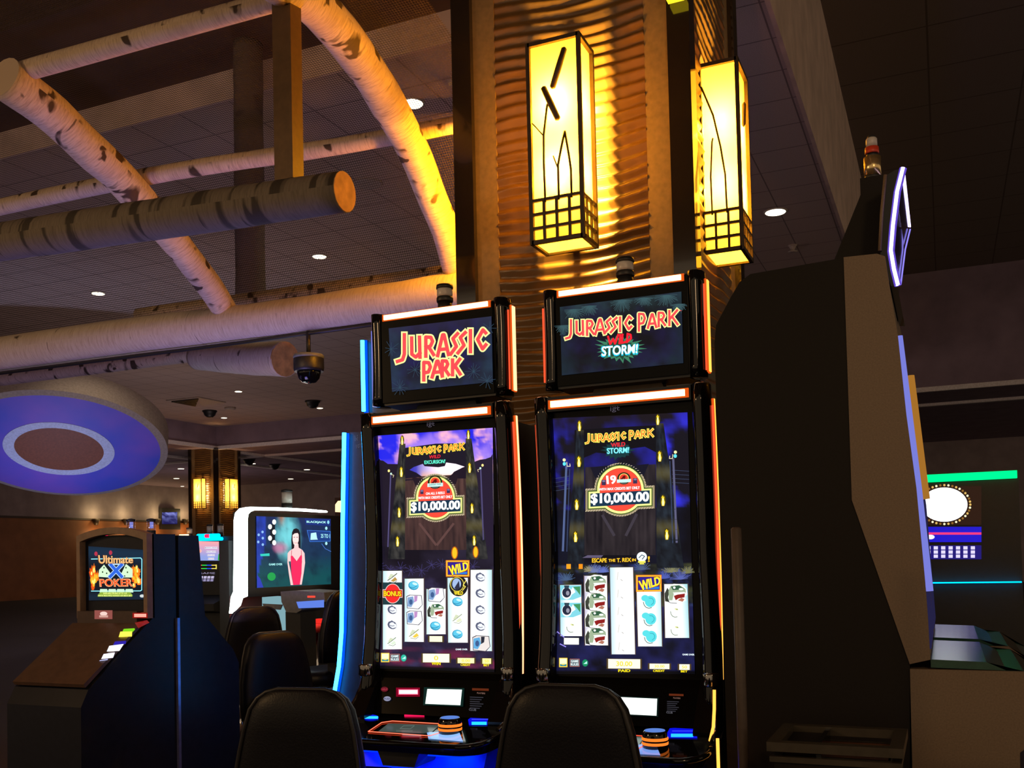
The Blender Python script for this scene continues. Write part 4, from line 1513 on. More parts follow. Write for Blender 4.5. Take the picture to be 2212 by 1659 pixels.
def wild_medal(a, x, y):
    a.ell(x, y, 20, 22, '17161c', 4, 24)
    a.ell(x - 3, y - 4, 15, 16, 'd8c850', 5, 22)
    a.ell(x - 3, y - 4, 13.4, 14.4, '1c1c26', 6, 22)
    a.ell(x - 4, y - 5, 9.5, 12, '9fb8e0', 7, 18)
    a.poly([(x - 9, y + 4), (x - 4, y - 4), (x + 1, y - 12), (x + 3, y + 4), (x - 3, y + 9)], '2c2f44', 8)
    a.line([(x + 16, y - 12), (x + 10, y - 2), (x + 15, y + 1), (x + 9, y + 9)], 1.6, 'ffe860', 8)
    a.text('WILD', [(x - 10, y + 11), (x + 10, y + 11), (x + 9, y + 19), (x - 9, y + 19)], 'ffe030', 8, .06)


def right_screen(parent):
    f = cropper(1140, 830, 4.74)
    h = cropper(1140, 1170, 5.267)
    quad = [f(232, 350), f(1635, 288), (1501, 1456), (1198, 1456)]

    def bg(u, v):
        n, m = fbm(u * 3.4 + 9, v * 7, 3), fbm(u * 7, v * 15, 8)
        if v < .36:
            c = hexc('14121c')
            k = (n - .46) * 4 * (1.0 if u > .78 else .7 if u < .12 else .22)
            c = lerp3(c, hexc('3030d8'), k * (.5 + m))
            return lerp3(c, hexc('20161a'), max(0, .07 - v) * 6)
        c = lerp3(hexc('0a0a12'), hexc('161a30'), (n - .3) * 1.4)
        if .58 < v < .74:
            c = lerp3(c, hexc('3d4028'), (m - .42) * 3.0)
            c = lerp3(c, hexc('2f3c78'), (fbm(u * 9, v * 22, 1) - .52) * 3.2)
        if v > .74:
            c = lerp3(c, hexc('22245c'), (m - .2) * 1.2)
        if v > .985:
            c = hexc('08080e')
        return c
    a = Art(SCREEN)
    a.grid(quad, 52, 110, bg)
    rnd = random.Random(5)
    a.poly([f(*p) for p in ((480, 470), (900, 440), (1320, 420), (1320, 700), (1200, 640), (1050, 660), (900, 720), (700, 700), (560, 760), (480, 800))], '0d0d14', 1)
    a.grid([f(590, 850), f(1310, 820), f(1310, 1750), f(580, 1750)], 34, 24, lambda u, v: lerp3(hexc('16131a'), hexc('3c3438'), (fbm(u * 24, v * 2, 2) - .2) * 1.2 * (1 - .25 * v)), 2)
    a.poly([f(*p) for p in ((640, 850), (690, 960), (1190, 930), (1240, 815), (1100, 830), (990, 800), (850, 830))], '141424', 3)
    for p, q_ in (((770, 1350), (880, 1540)), ((1110, 1340), (1010, 1540))):
        a.line([f(*p), f(*q_)], 6, '3c3640', 3)
    tower(a, f, 500, 575, 470, 400, 580, 1880, False)
    tower(a, f, 1312, 1390, 400, 1320, 1600, 1880, False)
    for x, y in ((525, 790), (502, 1230), (490, 1560), (1352, 735), (1386, 1190), (1425, 1535)):
        flame(a, f, x, y, 24, 56, 4.74)
    for x, y in ((530, 425), (1332, 362)):
        flame(a, f, x, y, 20, 54, 4.74)
    for x, y, sx, c in ((395, 850, 1, '50608c'), (1490, 770, -1, '5a5a78')):
        a.line([f(x, y), f(x - sx * 35, y + 850)], 4.5, c, 2)
        a.line([f(x + sx * 34, y + 20), f(x + sx * 5, y + 860)], 1.6, '39476a', 2)
        a.ell(*f(x - sx * 22, y - 75), 3.4, 3.4, 'f6efb0', 3, 12)
        a.ell(*f(x - sx * 20, y - 35), 3.6, 4.2, '5fe0f0', 3, 12)
        a.line([f(x + sx * 5, y - 50), f(x + sx * 8, y - 10), f(x + sx * 40, y - 10), f(x + sx * 36, y - 34)], 1.5, 'e6dcb8', 3)
    for i in range(4):
        a.line([f(260, 970 + i * 42), f(430, 940 + i * 42)], .8, '3f4a68', 1)
        a.line([f(1480, 880 + i * 42), f(1650, 890 + i * 42)], .8, '3f4a68', 1)
    a.rect(*h(440, 255), *h(490, 310), 'ffa020', 3)
    a.rect(*h(580, 255), *h(625, 310), 'ff9018', 3)
    a.poly([h(620, 185), h(680, 155), h(860, 155), h(830, 185)], '5c5470', 3)
    for x, y, r, c in ((440, 440, 110, '42597c'), (760, 350, 110, '6a78a8'), (860, 350, 90, '5c6cb8'), (700, 340, 80, '8a8466'), (1300, 320, 110, '4a5a7c'), (1640, 350, 130, '7d7c58'), (1560, 420, 90, '4a58a8'), (1740, 430, 130, '5560a8'), (1820, 360, 90, '77764c')):
        fronds(a, h, x, y, r, 22, c, 1, PI, 2 * PI, 1.0)
    for p, q_ in (((310, 1005), (410, 1085)), ((370, 1165), (430, 1195))):
        a.line([h(*p), h(*q_)], 2.2, '9a8cf0', 2)
    sc_ = a.build('main_screen', parent, label='tall lit game screen showing a dark park gate, reels and a $10,000.00 badge')
    a = Art(SCREEN)
    title(a, ONE_LINE, scaled(f, 585, 465, 1290, 615, 0), 5.2, 2.1, 8, 'fff060', 'f07030')
    a.build('title_lettering', sc_)
    a = Art(SCREEN)
    star(a, f, 925, 675, 100, 140, 18, '14363a', 7)
    a.text('WILD', [f(850, 602), f(1000, 590), f(995, 636), f(855, 644)], 'e02838', 8, .05)
    a.text('STORM!', [f(806, 652), f(1042, 640), f(1036, 704), f(812, 718)], '0f7f8f', 9, .09)
    a.text('STORM!', [f(810, 655), f(1038, 643), f(1032, 700), f(814, 714)], '8af4ff', 10, .045)
    a.build('subtitle_lettering', sc_)
    g = cropper(1240, 980, 11.06)
    a = badge(sc_, g, 1110, 860, 625, 640, 275, 838, 1925, 1385, -.048, 11.06)
    emblem(a, g, 1190, 590, 118, 11.06)
    for x, y in ((710, 690), (1460, 650)):
        a.rect(*g(x - 50, y - 65), *g(x + 50, y + 65), '3a3050', 10)
        a.ell(*g(x, y - 35), 3.6, 2.2, '7a7098', 11, 10)
    a.text('19', [g(770, 525), g(1000, 515), g(1000, 720), g(790, 730)], 'ffffff', 11, .08, g=1.2)
    a.text('WITH MAX CREDITS BET ONLY', [g(595, 825), g(1570, 775), g(1570, 845), g(595, 885)], 'ffffff', 10, .06)
    a.text('$10,000.00', [g(405, 955), g(1785, 905), g(1785, 1180), g(405, 1235)], 'ffffff', 11, .075, g=1.3)
    a.build('jackpot_badge', sc_)
    a = Art(SCREEN)
    for st, x0, x1, y0, y1 in (('ESCAPE', 730, 900, 188, 240), ('THE', 918, 998, 196, 232), ('T.', 1012, 1060, 188, 238), ('REX', 1075, 1178, 184, 232), ('IN', 1186, 1232, 192, 226), ('!', 1366, 1390, 165, 232)):
        a.text(st, [h(x0, y0), h(x1, y0 - 2), h(x1, y1 - 2), h(x0, y1)], '8a4a00', 5, .09)
        a.text(st, [h(x0 + 2, y0 + 2), h(x1 - 2, y0), h(x1 - 2, y1 - 4), h(x0 + 2, y1 - 2)], 'ffd030', 6, .04)
    x, y = h(1298, 172)
    a.ell(x, y, 11, 10.5, 'eafaff', 6, 20)
    a.line([(x - 6, y + 2), (x, y - 4), (x + 6, y - 1), (x + 1, y + 5)], 1.6, '2a3a4a', 7)
    a.rect(x - 8, y + 9, x + 8, y + 13, 'f4e860', 7)
    a.rect(x - 5, y + 13.5, x + 5, y + 16.5, 'e0d850', 7)
    a.build('message_lettering', sc_)
    reel(sc_, [h(362, 490), h(612, 488), h(622, 1075), h(368, 1075)], [(sym_ranger, *h(490, 580), 1.12), (sym_ranger, *h(492, 778), 1.12), (sym_swirl, *h(495, 975), 1.1)], '9ce4f0')
    reel(sc_, [h(638, 385), h(905, 385), h(918, 1180), h(648, 1180)], [(sym_beast, *h(778, y), 1.02) for y in (482, 680, 880, 1075)], 'c8c0e0')
    ghost = []

    def streak(a, x, y):
        a.line([(x - 9, y + 8), (x - 7, y - 8)], 1.2, 'c8c4b8', 3)
        a.line([(x - 1, y + 8), (x + 2, y + 10)], 1.6, 'b8b4b0', 3)
        a.line([(x + 6, y - 8), (x + 10, y + 4)], .7, 'e0dcd8', 3)
    reel(sc_, [h(930, 290), h(1202, 288), h(1226, 1282), h(950, 1282)], [(streak, *h(1065 + i * 4, 390 + i * 200)) for i in range(5)], 'c4ecf8')
    reel(sc_, [h(1230, 380), h(1515, 380), h(1532, 1192), h(1252, 1192)], [(sym_shell, *h(1372 + i * 6, 680 + i * 200), 1.4) for i in range(3)], 'c4f0f8', left='r')
    a = Art(SCREEN)
    wild_box(a, [h(1230, 380), h(1522, 378), h(1524, 568), h(1232, 572)])
    a.build('wild_box', sc_)
    reel(sc_, [h(1548, 480), h(1822, 478), h(1842, 1095), h(1560, 1095)], [(sym_beast, *h(1684, 590), 1.05), (sym_swirl, *h(1680, 800), 1.15), (sym_swirl, *h(1684, 1005), 1.15)], '9ce4f0', left='r')
    meter(sc_, *h(412, 1095), *h(582, 1170), '', None, '', face='f2f4e0', bars=False)
    meter(sc_, *h(915, 1335), *h(1280, 1442), 'PAID', [h(1030, 1452), h(1166, 1452), h(1166, 1484), h(1030, 1484)], '30.00')
    meter(sc_, *h(1386, 1388), *h(1612, 1448), 'CREDIT', [h(1426, 1457), h(1558, 1458), h(1556, 1482), h(1426, 1482)], '30.00')
    meter(sc_, *h(1724, 1395), *h(1842, 1458), 'BET', [h(1742, 1464), h(1818, 1465), h(1816, 1488), h(1742, 1487)], '50')
    icons(sc_, (h(404, 0)[0], h(534, 0)[0], h(654, 0)[0]), h(0, 1370)[1], '0f8a5a')
    a = Art(SCREEN)
    a.text('GAME OVER', [h(1760, 1274), h(1896, 1276), h(1896, 1296), h(1760, 1294)], 'e8f8ff', 6, .04)
    a.build('status_lettering', sc_)


def jp_machine(k, xc, label, led):
    t = thing('slot_machine', label, 'slot machine', (xc, 3.6, 0), 'dinosaur themed slot machines')
    X = lambda d: xc + d
    # cabinet body and lower front
    MB().box(X(-.30), X(.30), 3.56, 4.08, 0.05, 1.86).build('cabinet', 'black', t, bevel=.02)
    MB().prism([(3.56, .05), (3.30, .05), (3.30, .50), (3.36, .60), (3.56, .60)], 'x', X(-.27), X(.27)).build('belly_panel', 'blue_plastic', t, bevel=.01)
    MB().box(X(-.22), X(.22), 3.24, 3.27, .585, .60).build('belly_light', 'led_deckblue', t)
    lamp('belly_glow', 'AREA', (xc, 3.22, .58), 7, (0.0, 0.06, 1.0), rot=(R(20), 0, 0), parent=t, size=.4)
    zs = [.80 + (1.90 - .80) * i / 16 for i in range(17)]
    b = MB()
    b.loft([[Vector((X(-.29), prof(z) + .004, z)), Vector((X(.29), prof(z) + .004, z)), Vector((X(.29), prof(z) + .05, z)), Vector((X(-.29), prof(z) + .05, z))] for z in zs], smooth=False)
    b.build('screen_surround', 'screen_black', t)
    for sx in (-1, 1):
        # bulging side pillars
        path = []
        for z in [.74 + (1.915 - .74) * i / 18 for i in range(19)]:
            path.append((Vector((X(sx * (.303 + .014 * max(0, (1.3 - z) / .5))), prof(z) + .006 - .02 * max(0, (1.0 - z) / .3), z)), Vector((1, 0, 0)), Vector((0, 1, 0))))
        out = [(.036 * math.cos(a) * (1 if abs(math.cos(a)) < .8 else .95), .058 * math.sin(a)) for a in [2 * PI * i / 18 for i in range(18)]]
        o = MB().ribbon(path, out).build('side_pillar', 'gloss', t)
        for p in o.data.polygons:
            p.use_smooth = True
        MB().lathe([(.030, 1.905), (.034, 1.915), (.030, 1.922), (.01, 1.924)], (X(sx * .303), prof(1.9), 0), 16).build('pillar_cap', 'chrome', t)
    # side light strips
    def strip(dx, dy, z0, z1, w, d, mat, edge=None, n=14):
        path = [(Vector((X(dx), prof(z) + dy, z)), Vector((1, 0, 0)), Vector((0, 1, 0))) for z in [z0 + (z1 - z0) * i / n for i in range(n + 1)]]
        if edge:
            MB().ribbon(path, [(-w * .4, -d * .75), (w * .42, -d * .75), (w * .42, d * .75), (-w * .4, d * .75)]).build('strip_halo', edge, t)  # wider glowing bar stands in for the glare around the strip
        MB().ribbon(path, [(-w / 2, -d / 2), (w / 2, -d / 2), (w / 2, d / 2), (-w / 2, d / 2)]).build('light_strip', mat, t)
    side_led = 'led_side_amber' if k else 'led_side_peach'
    strip(.338, .036, .845, 1.868, .010, .016, side_led, 'led_halo')
    strip(.338, .036, .77, .835, .010, .016, side_led, 'led_halo', 3)
    strip(.341, .004, .90, 1.84, .006, .008, 'red_line')  # reflection of the side strip, put in as a second glowing line
    strip(-.338, -.005, .86, 1.82, .006, .010, 'red_line' if k else 'sheen_lavender')  # left machine: bluish reflection on the edge, put in as a glowing line
    if k:
        MB().tube([(X(.345), y, z) for y, z in ((3.378, .845), (3.369, .783), (3.346, .724), (3.291, .688))], .0055, 8).build('light_strip', side_led, t)
        MB().tube([(X(.387), 3.213, .711), (X(.387), 3.214, .30)], .0055, 8).build('light_strip', side_led, t)
    # light bar over the main screen
    MB().box(X(-.268), X(.268), 3.452, 3.50, 1.869, 1.902).build('bar_halo', 'led_halo', t)  # glare around the bar, put in as a dim glowing box
    MB().box(X(-.256), X(.256), 3.444, 3.47, 1.874, 1.897).build('light_bar', led, t, bevel=.004)
    MB().box(X(-.275), X(.275), 3.46, 3.60, 1.86, 1.915).build('head_rail', 'gloss', t)
    f = cropper(770, 850, 5.03) if k == 0 else cropper(1140, 830, 4.74)
    a = Art(SCREEN, base=.0015)
    a.text('igt', [f(765, 316), f(850, 310), f(850, 362), f(765, 372)] if k == 0 else [f(845, 232), f(942, 226), f(942, 280), f(845, 292)], '4a4450', 1, .0)
    a.build('maker_lettering', t)
    # black glass under the screen and the reader panel
    MB().prism([(3.502, .86), (3.485, .835), (3.425, .70), (3.56, .70), (3.56, .86)], 'x', X(-.272), X(.272)).build('reader_panel', 'screen_black', t)
    pb = MB()
    for sx in (-1, 1):
        pb = MB().prism([(3.50, .86), (3.44, .80), (3.36, .70), (3.36, .66), (3.56, .66), (3.56, .86)], 'x', X(sx * .27), X(sx * .345))
        pb.build('shoulder', 'gloss', t, bevel=.018, seg=3)
    a = Art(READER, base=.0015)
    if k == 0:
        h = cropper(700, 1430, 5.144)
        a.rect(*h(800, 285), *h(1065, 385), '7a0020', 1)
        a.rect(*h(826, 304), *h(1045, 362), 'ff5a78', 2, g=1.4)
        a.rect(*h(834, 312), *h(1038, 354), 'ffd8e4', 3, g=1.3)
        a.poly([h(1110, 280), h(1560, 290), h(1545, 495), h(1100, 480)], '0c2420', 1)
        a.poly([h(1148, 300), h(1532, 308), h(1514, 480), h(1125, 464)], 'f4fff8', 2, g=1.5)
        a.ell(*h(672, 303), 8, 5.5, '5c1420', 1, 18)
        a.ell(*h(702, 408), 8, 5.2, '8a8ca8', 1, 18)
        a.text('PUSH', [h(668, 398), h(736, 398), h(736, 420), h(668, 420)], '3a3c60', 2, .02)
        a.text('HELP', [h(642, 294), h(704, 294), h(704, 314), h(642, 314)], 'a03040', 2, .02)
        h2 = h
    else:
        h = cropper(1100, 1430, 3.95)
        a.rect(*h(640, 295), *h(825, 355), '7a0020', 1)
        a.rect(*h(655, 305), *h(818, 346), 'ff3a60', 2, g=1.3)
        a.poly([h(890, 290), h(1275, 305), h(1270, 468), h(880, 450)], '0c1a18', 1)
        a.poly([h(903, 298), h(1262, 314), h(1256, 458), h(896, 440)], 'f4fff8', 2, g=1.5)
        h2 = lambda x, y: (h(1360, 270)[0] + (x - 1640) / 5.9, h(1360, 270)[1] + (y - 290) / 5.9)
    q = lambda x0, y0, x1, y1: [h2(x0, y0), h2(x1, y0 + 6), h2(x1, y1 + 6), h2(x0, y1)]
    a.poly(q(1645, 290, 1830, 316), '5a2410', 1)
    a.text('PLAYERS', q(1700, 335, 1790, 352), '7a5a50', 1, .03)
    for i in range(6):
        a.poly(q(1620, 385 + i * 24, 1770 - 20 * (i % 3), 394 + i * 24), '35343c', 1)
    a.text('CLUB', q(1610, 515, 1690, 540), '55545c', 1, .02)
    a.build('reader_display', t)
    # button deck: rounded tray
    pts = [(X(-.355), 3.46), (X(-.36), 3.24)]
    for i in range(7):
        an = PI + PI / 2 * i / 6
        pts.append((X(-.26 + .10 * math.cos(an)), 3.20 + .10 * math.sin(an)))
    for i in range(7):
        an = 1.5 * PI + PI / 2 * i / 6
        pts.append((X(.26 + .10 * math.cos(an)), 3.20 + .10 * math.sin(an)))
    pts += [(X(.36), 3.24), (X(.355), 3.46)]
    b = MB()
    top = [b.b.verts.new((x, y, .6725 + (y - 3.26) * .116)) for x, y in pts]
    bot = [b.b.verts.new((xc + (x - xc) * .93, y + .03, .615)) for x, y in pts]
    b.b.faces.new(top)
    b.b.faces.new(bot[::-1])
    for i in range(len(pts)):
        j = (i + 1) % len(pts)
        b.b.faces.new((top[j], top[i], bot[i], bot[j]))
    b.build('button_deck', 'gloss', t, bevel=.008, seg=2)
    MB().tube([(x, y - .004, .672 + (y - 3.26) * .116) for x, y in pts[1:-1]], .011, 8).build('deck_rim', 'gloss', t)
    for sx in (-1, 1):
        MB().tube([(X(sx * .357), 3.26, .690), (X(sx * .350), 3.36, .708), (X(sx * .338), 3.43, .775), (X(sx * .330), 3.465, .86)], .0075, 8).build('shoulder_trim', 'dark_chrome', t)
        MB().lathe([(.026, .845), (.03, .852), (.028, .87), (.03, .888), (.026, .894)], (X(sx * .318), 3.455, 0), 10).build('pillar_foot', 'dark_chrome', t)
    MB().prism([(X(-.09), .615), (X(.09), .615), (X(.065), .555), (X(-.065), .555)], 'y', 3.16, 3.32).build('deck_bracket', 'black', t)
    a = Art(DECK, base=.002)
    if k == 0:
        pan = [(490, 772), (640, 672), (760, 655), (1290, 686), (1400, 720), (1320, 775), (1170, 820)]
        a.poly([h(*p) for p in ((600, 772), (715, 682), (1285, 700), (1200, 776), (1100, 792))], '3c4642', 1)
        a.line([h(*p) for p in ((845, 738), (885, 708), (1005, 706), (960, 742), (845, 738))], .9, '5c6c66', 2)
        a.rect(*h(800, 755), *h(985, 775), '48544e', 2)
        a.line([h(*p) for p in pan], 2.2, 'ff5028', 3, close=True)
        a.line([h(*p) for p in pan], .9, 'ffa080', 4, close=True)
        a.poly([h(*p) for p in ((1143, 780), (1500, 770), (1545, 884), (1160, 852))], '88b4f4', 1)
        a.ell(*h(520, 615), 17, 6, '0818e0', 1, 20)
        a.rect(*h(440, 602), *h(600, 630), '30c8ff', 2, g=1.2)
        a.poly([h(*p) for p in ((1600, 640), (1640, 610), (1860, 596), (1835, 700), (1610, 700))], '0810d8', 1)
        a.rect(*h(1640, 664), *h(1806, 698), '28c8ff', 2, g=1.2)
        a.rect(*h(1640, 632), *h(1830, 640), '4858ff', 2)
        a.rect(*h(892, 578), *h(1114, 606), 'ff1858', 1)
        a.line([h(320, 578), h(252, 668)], 3.4, 'e01850', 1)
        a.rect(*h(860, 822), *h(1060, 838), '7a0818', 1)
        a.poly([h(*p) for p in ((250, 770), (275, 778), (310, 806), (252, 806))], '30d8ff', 1)
        a.ell(*h(1552, 576), 3.6, 2.6, 'fff070', 2, 12)
        bc = h(1402, 740)
    else:
        a.poly([h(*p) for p in ((820, 640), (965, 632), (1150, 640), (1105, 712), (1000, 712))], '4c5a52', 1)
        a.line([h(*p) for p in ((800, 640), (960, 620), (1160, 632), (1270, 660), (1165, 705), (1095, 742), (1000, 745), (780, 730))], 2.2, 'ff5030', 3, close=True)
        a.poly([h(*p) for p in ((960, 706), (1250, 700), (1290, 795), (1000, 782))], '6f8fd8', 1)
        a.rect(*h(905, 506), *h(1045, 526), 'e8d84a', 1)
        a.poly([h(*p) for p in ((1350, 600), (1370, 565), (1590, 548), (1605, 650), (1340, 645))], '0810d8', 1)
        a.rect(*h(1380, 612), *h(1570, 640), '28b8ff', 2, g=1.2)
        a.rect(*h(1390, 585), *h(1595, 592), '3848ff', 2)
        bc = h(1246, 692)
    a.build('deck_display', t)
    # round spin button with two glowing rings
    c = DECK.hit(bc[0], bc[1] + 8, 0)
    z = c.z - .004
    MB().lathe([(.043, 0), (.043, .030), (.041, .052), (.036, .058)], (c.x, c.y, z), 24).build('spin_button', 'gloss', t)
    for z0 in (.012, .027):
        MB().lathe([(.042, z0), (.0445, z0 + .002), (.0445, z0 + .009), (.042, z0 + .011)], (c.x, c.y, z), 24).build('button_ring', 'ringorange', t)
    MB().lathe([(.035, .0575), (.034, .060)], (c.x, c.y, z), 24).build('button_lens', emis('button_lens', (.12, .25, .75), .8) if 'bl' not in M else M['bl'], t)
    # topper
    MB().box(X(-.262), X(.262), 3.535, 3.68, 1.955, 2.335).build('topper_case', 'black', t, bevel=.012)
    MB().box(X(-.255), X(.255), 3.524, 3.54, 1.965, 2.33).build('topper_glass', 'screen_black', t)
    for sx in (-1, 1):
        o = MB().ribbon([(Vector((X(sx * .283), 3.56 + .012 * math.cos((z - 2.15) * 6), z)), Vector((1, 0, 0)), Vector((0, 1, 0))) for z in [1.955 + .385 * i / 10 for i in range(11)]],
                        [(.032 * math.cos(a_), .055 * math.sin(a_)) for a_ in [2 * PI * i / 16 for i in range(16)]]).build('topper_pillar', 'gloss', t)
        for p in o.data.polygons:
            p.use_smooth = True
        MB().lathe([(.026, 2.335), (.03, 2.342), (.02, 2.346)], (X(sx * .283), 3.565, 0), 14).build('pillar_cap', 'chrome', t)
    MB().box(X(.312), X(.320), 3.56, 3.60, 1.972, 2.315).build('strip_halo', 'led_halo', t)
    MB().box(X(.314), X(.324), 3.566, 3.592, 1.975, 2.312).build('light_strip', side_led, t)
    MB().box(X(.314), X(.319), 3.535, 3.541, 1.975, 2.29).build('light_strip', 'red_line', t)  # reflected red line again, put in as emission
    MB().box(X(-.322), X(-.316), 3.55, 3.558, 1.99, 2.28).build('light_strip', 'red_line' if k else 'sheen_lavender', t)
    MB().box(X(-.248), X(.248), 3.520, 3.54, 2.306, 2.333).build('bar_halo', 'led_halo', t)
    MB().box(X(-.238), X(.238), 3.514, 3.53, 2.310, 2.329).build('light_bar', led, t, bevel=.004)
    MB().prism([(X(-.13), 1.965), (X(.13), 1.965), (X(.17), 1.86), (X(-.17), 1.86)], 'y', 3.60, 3.66).build('neck', 'post' if k else 'black', t)
    # tower light
    tl = MB().lathe([(.030, 2.33), (.030, 2.375)], (xc, 3.61, 0), 18).build('tower_light', 'black', t)
    MB().lathe([(.033, 2.375), (.035, 2.38), (.035, 2.392), (.031, 2.398)], (xc, 3.61, 0), 18).build('collar', 'black', tl)
    MB().lathe([(.030, 2.397), (.033, 2.405), (.033, 2.425), (.030, 2.432)], (xc, 3.61, 0), 18).build('lens', 'lens_grey', tl)
    MB().lathe([(.035, 2.431), (.036, 2.436), (.034, 2.447), (.01, 2.450)], (xc, 3.61, 0), 18).build('cap', 'black', tl)
    topper_art(t, k)
    (left_screen if k == 0 else right_screen)(t)
    return t


jp_machine(0, -1.865, 'left dinosaur slot machine with two-line red topper title and purple sunset screen', 'led_orange')
jp_machine(1, -1.087, 'right dinosaur slot machine whose dark topper title ends in STORM over a green burst', 'led_amber')


# ================================================================== NEIGHBOURING MACHINES
def tower(name_parent, x, y, z, r, lens='lens_grey', h=.12):
    tl = MB().lathe([(r, z), (r, z + h * .35)], (x, y, 0), 16).build('tower_light', 'black', name_parent)
    MB().lathe([(r * .95, z + h * .35), (r * .95, z + h * .85)], (x, y, 0), 16).build('lens', lens, tl)
    MB().lathe([(r * 1.05, z + h * .85), (r * 1.05, z + h * .95), (r * .3, z + h)], (x, y, 0), 16).build('cap', 'black', tl)
    return tl


# ---- cabinet with blue light strips, facing left behind the left dinosaur machine
t = thing('slot_machine', 'slot machine seen side-on with vivid blue light strips, behind the left dinosaur machine', 'slot machine', (-2.6, 4.6, 0))
side = [(-2.43, 0), (-2.43, 1.95), (-2.77, 1.97), (-2.79, 1.5), (-2.80, 1.1), (-2.825, .80), (-2.86, .66), (-3.02, .64), (-3.02, .58), (-2.86, .52), (-2.80, .0)]
MB().prism(side, 'y', 4.27, 4.93).build('cabinet', M['blue_side'] if 'blue_side' in M else plain('cabinet_side_satin', (.014, .018, .04), .45, spec=.3), t, bevel=.012)
MB().box(-2.655, -2.47, 4.27, 4.93, 2.05, 2.44).build('topper_case', 'black', t, bevel=.01)
MB().box(-2.60, -2.5, 4.45, 4.75, 1.94, 2.06).build('neck', 'black', t)
path = [(-2.778, 1.965), (-2.785, 1.8), (-2.797, 1.5), (-2.806, 1.2), (-2.816, .95), (-2.835, .78), (-2.872, .612)]
MB().tube([(x - .004, 4.266, z) for x, z in path], .012, 8).build('strip_halo', 'led_blue_halo', t)
MB().tube([(x - .004, 4.240, z) for x, z in path], .0105, 8).build('light_strip', 'led_blue', t)
MB().tube([(-2.833, 4.255, .605), (-2.85, 4.255, .545)], .011, 8).build('light_strip', 'led_blue', t)
MB().tube([(-2.664, 4.266, 2.43), (-2.664, 4.266, 2.06)], .012, 8).build('strip_halo', 'led_blue_halo', t)
MB().tube([(-2.664, 4.240, 2.425), (-2.664, 4.240, 2.065)], .0105, 8).build('light_strip', 'led_blue', t)
S425 = PlaneS((0, 4.27, 1), (0, -1, 0))
a = Art(S425, base=.001)
f = cropper(735, 920, 20.74)
a.text('06-E', [f(610, 420), f(790, 400), f(800, 660), f(640, 690)], '55545c', 1, .02)
a.text('107', [f(700, 830), f(940, 790), f(960, 960), f(720, 1010)], '55545c', 1, .02)
a.rect(781, 1458, 796, 1484, 'd8683c', 1)
a.build('number_decal', t, 'print')

# ---- poker machine at the left edge and the machine standing back to back with it
PX, PW = -3.372, .44
t = thing('video_poker_machine', 'video poker machine at the left edge with glowing poker title screen', 'video poker machine', (PX - PW / 2, 3.4, 0))
MB().prism([(3.52, 1.46), (3.67, 1.46), (3.67, .02), (3.10, .02), (3.10, .72), (3.14, .79), (3.46, 1.03), (3.52, 1.07)], 'x', PX - PW, PX).build('cabinet', plain('poker_cabinet_black', (.010, .011, .020), .4, spec=.2), t, bevel=.006)
arch_o, arch_i = [], []
for i in range(17):
    u = i / 16
    x = PX - PW + PW * u
    e = 1 - (2 * u - 1) ** 2
    arch_o.append((x, 1.462 + .035 * e))
    xi = PX - PW + .022 + (PW - .044) * u
    arch_i.append((xi, 1.434 + .032 * e))
b = MB()
outer = arch_o + [(PX, 1.07), (PX - PW, 1.07)]
inner = arch_i + [(PX - .022, 1.10), (PX - PW + .022, 1.10)]
n = len(outer)
for yy, flip in ((3.485, False), (3.53, True)):
    O = [b.b.verts.new((x, yy, z)) for x, z in outer]
    I = [b.b.verts.new((x, yy, z)) for x, z in inner]
    if not flip:
        O0, I0 = O, I
    for i in range(n):
        j = (i + 1) % n
        b.b.faces.new((O[i], O[j], I[j], I[i]))
for i in range(n):
    j = (i + 1) % n
    b.b.faces.new((O0[i], O0[j], O[j], O[i]))
    b.b.faces.new((I0[i], I0[j], I[j], I[i]))
b.build('arched_bezel', plain('tan_bezel', (.20, .125, .085), .5), t)
f = cropper(190, 1050, 6.635)
SP = PlaneS((0, 3.512, 1.2), (0, -1, 0))
a = Art(SP)
a.grid([(191, 1180), f(815, 915), f(805, 1625), (192, 1297)], 30, 14, lambda u, v: lerp3(hexc('0a1420'), hexc('12304a'), max(0, 1 - abs(v - .1) * 4) * .8 + max(0, .12 - abs(v - .95)) * 4))
a.line([f(50, 1046), f(755, 1030), f(772, 1050), f(770, 1490), f(750, 1502), f(50, 1505)], 1.7, '8ce4f4', 1, g=1.2)
sc_ = a.build('game_screen', t)
a = Art(SP)
rnd = random.Random(8)
for sx, cx in ((-1, 95), (1, 690)):
    for i in range(20):
        x, y = cx + rnd.uniform(-45, 45), 1290 - 95 + rnd.uniform(-40, 230)
        w_, h_ = rnd.uniform(22, 40), rnd.uniform(40, 80)
        l_ = i // 5
        k_ = (1.1, .9, .7, .5)[l_]
        shp = ((-.6, 1), (-1, .3), (-.7, -.2), (-.8, -.7), (-.2, -.4), (.1, -1.2), (.45, -.4), (.9, -.7), (.8, 0), (1, .5), (.5, 1))
        a.poly([f(x + w_ * k_ * u, y + h_ * k_ * v) for u, v in shp], ('e05010', 'ff7a18', 'ffb428', 'ffe878')[l_], 2 + l_)
for x, y in ((115, 970), (325, 955)):
    a.ell(*f(x, y), 3.6, 5, 'b03048', 1, 10)
a.poly([f(150, 1300), f(160, 1200), f(230, 1125), f(318, 1245), f(290, 1310)], 'cfeec8', 5)
a.poly([f(480, 1250), f(545, 1115), f(640, 1190), f(640, 1310), f(500, 1310)], 'cfeec8', 5)
for x, y in ((210, 1232), (268, 1250), (545, 1170), (566, 1235), (230, 1170), (525, 1290)):
    a.ell(*f(x, y), 1.6, 1.9, '1c3a1c', 6, 8)
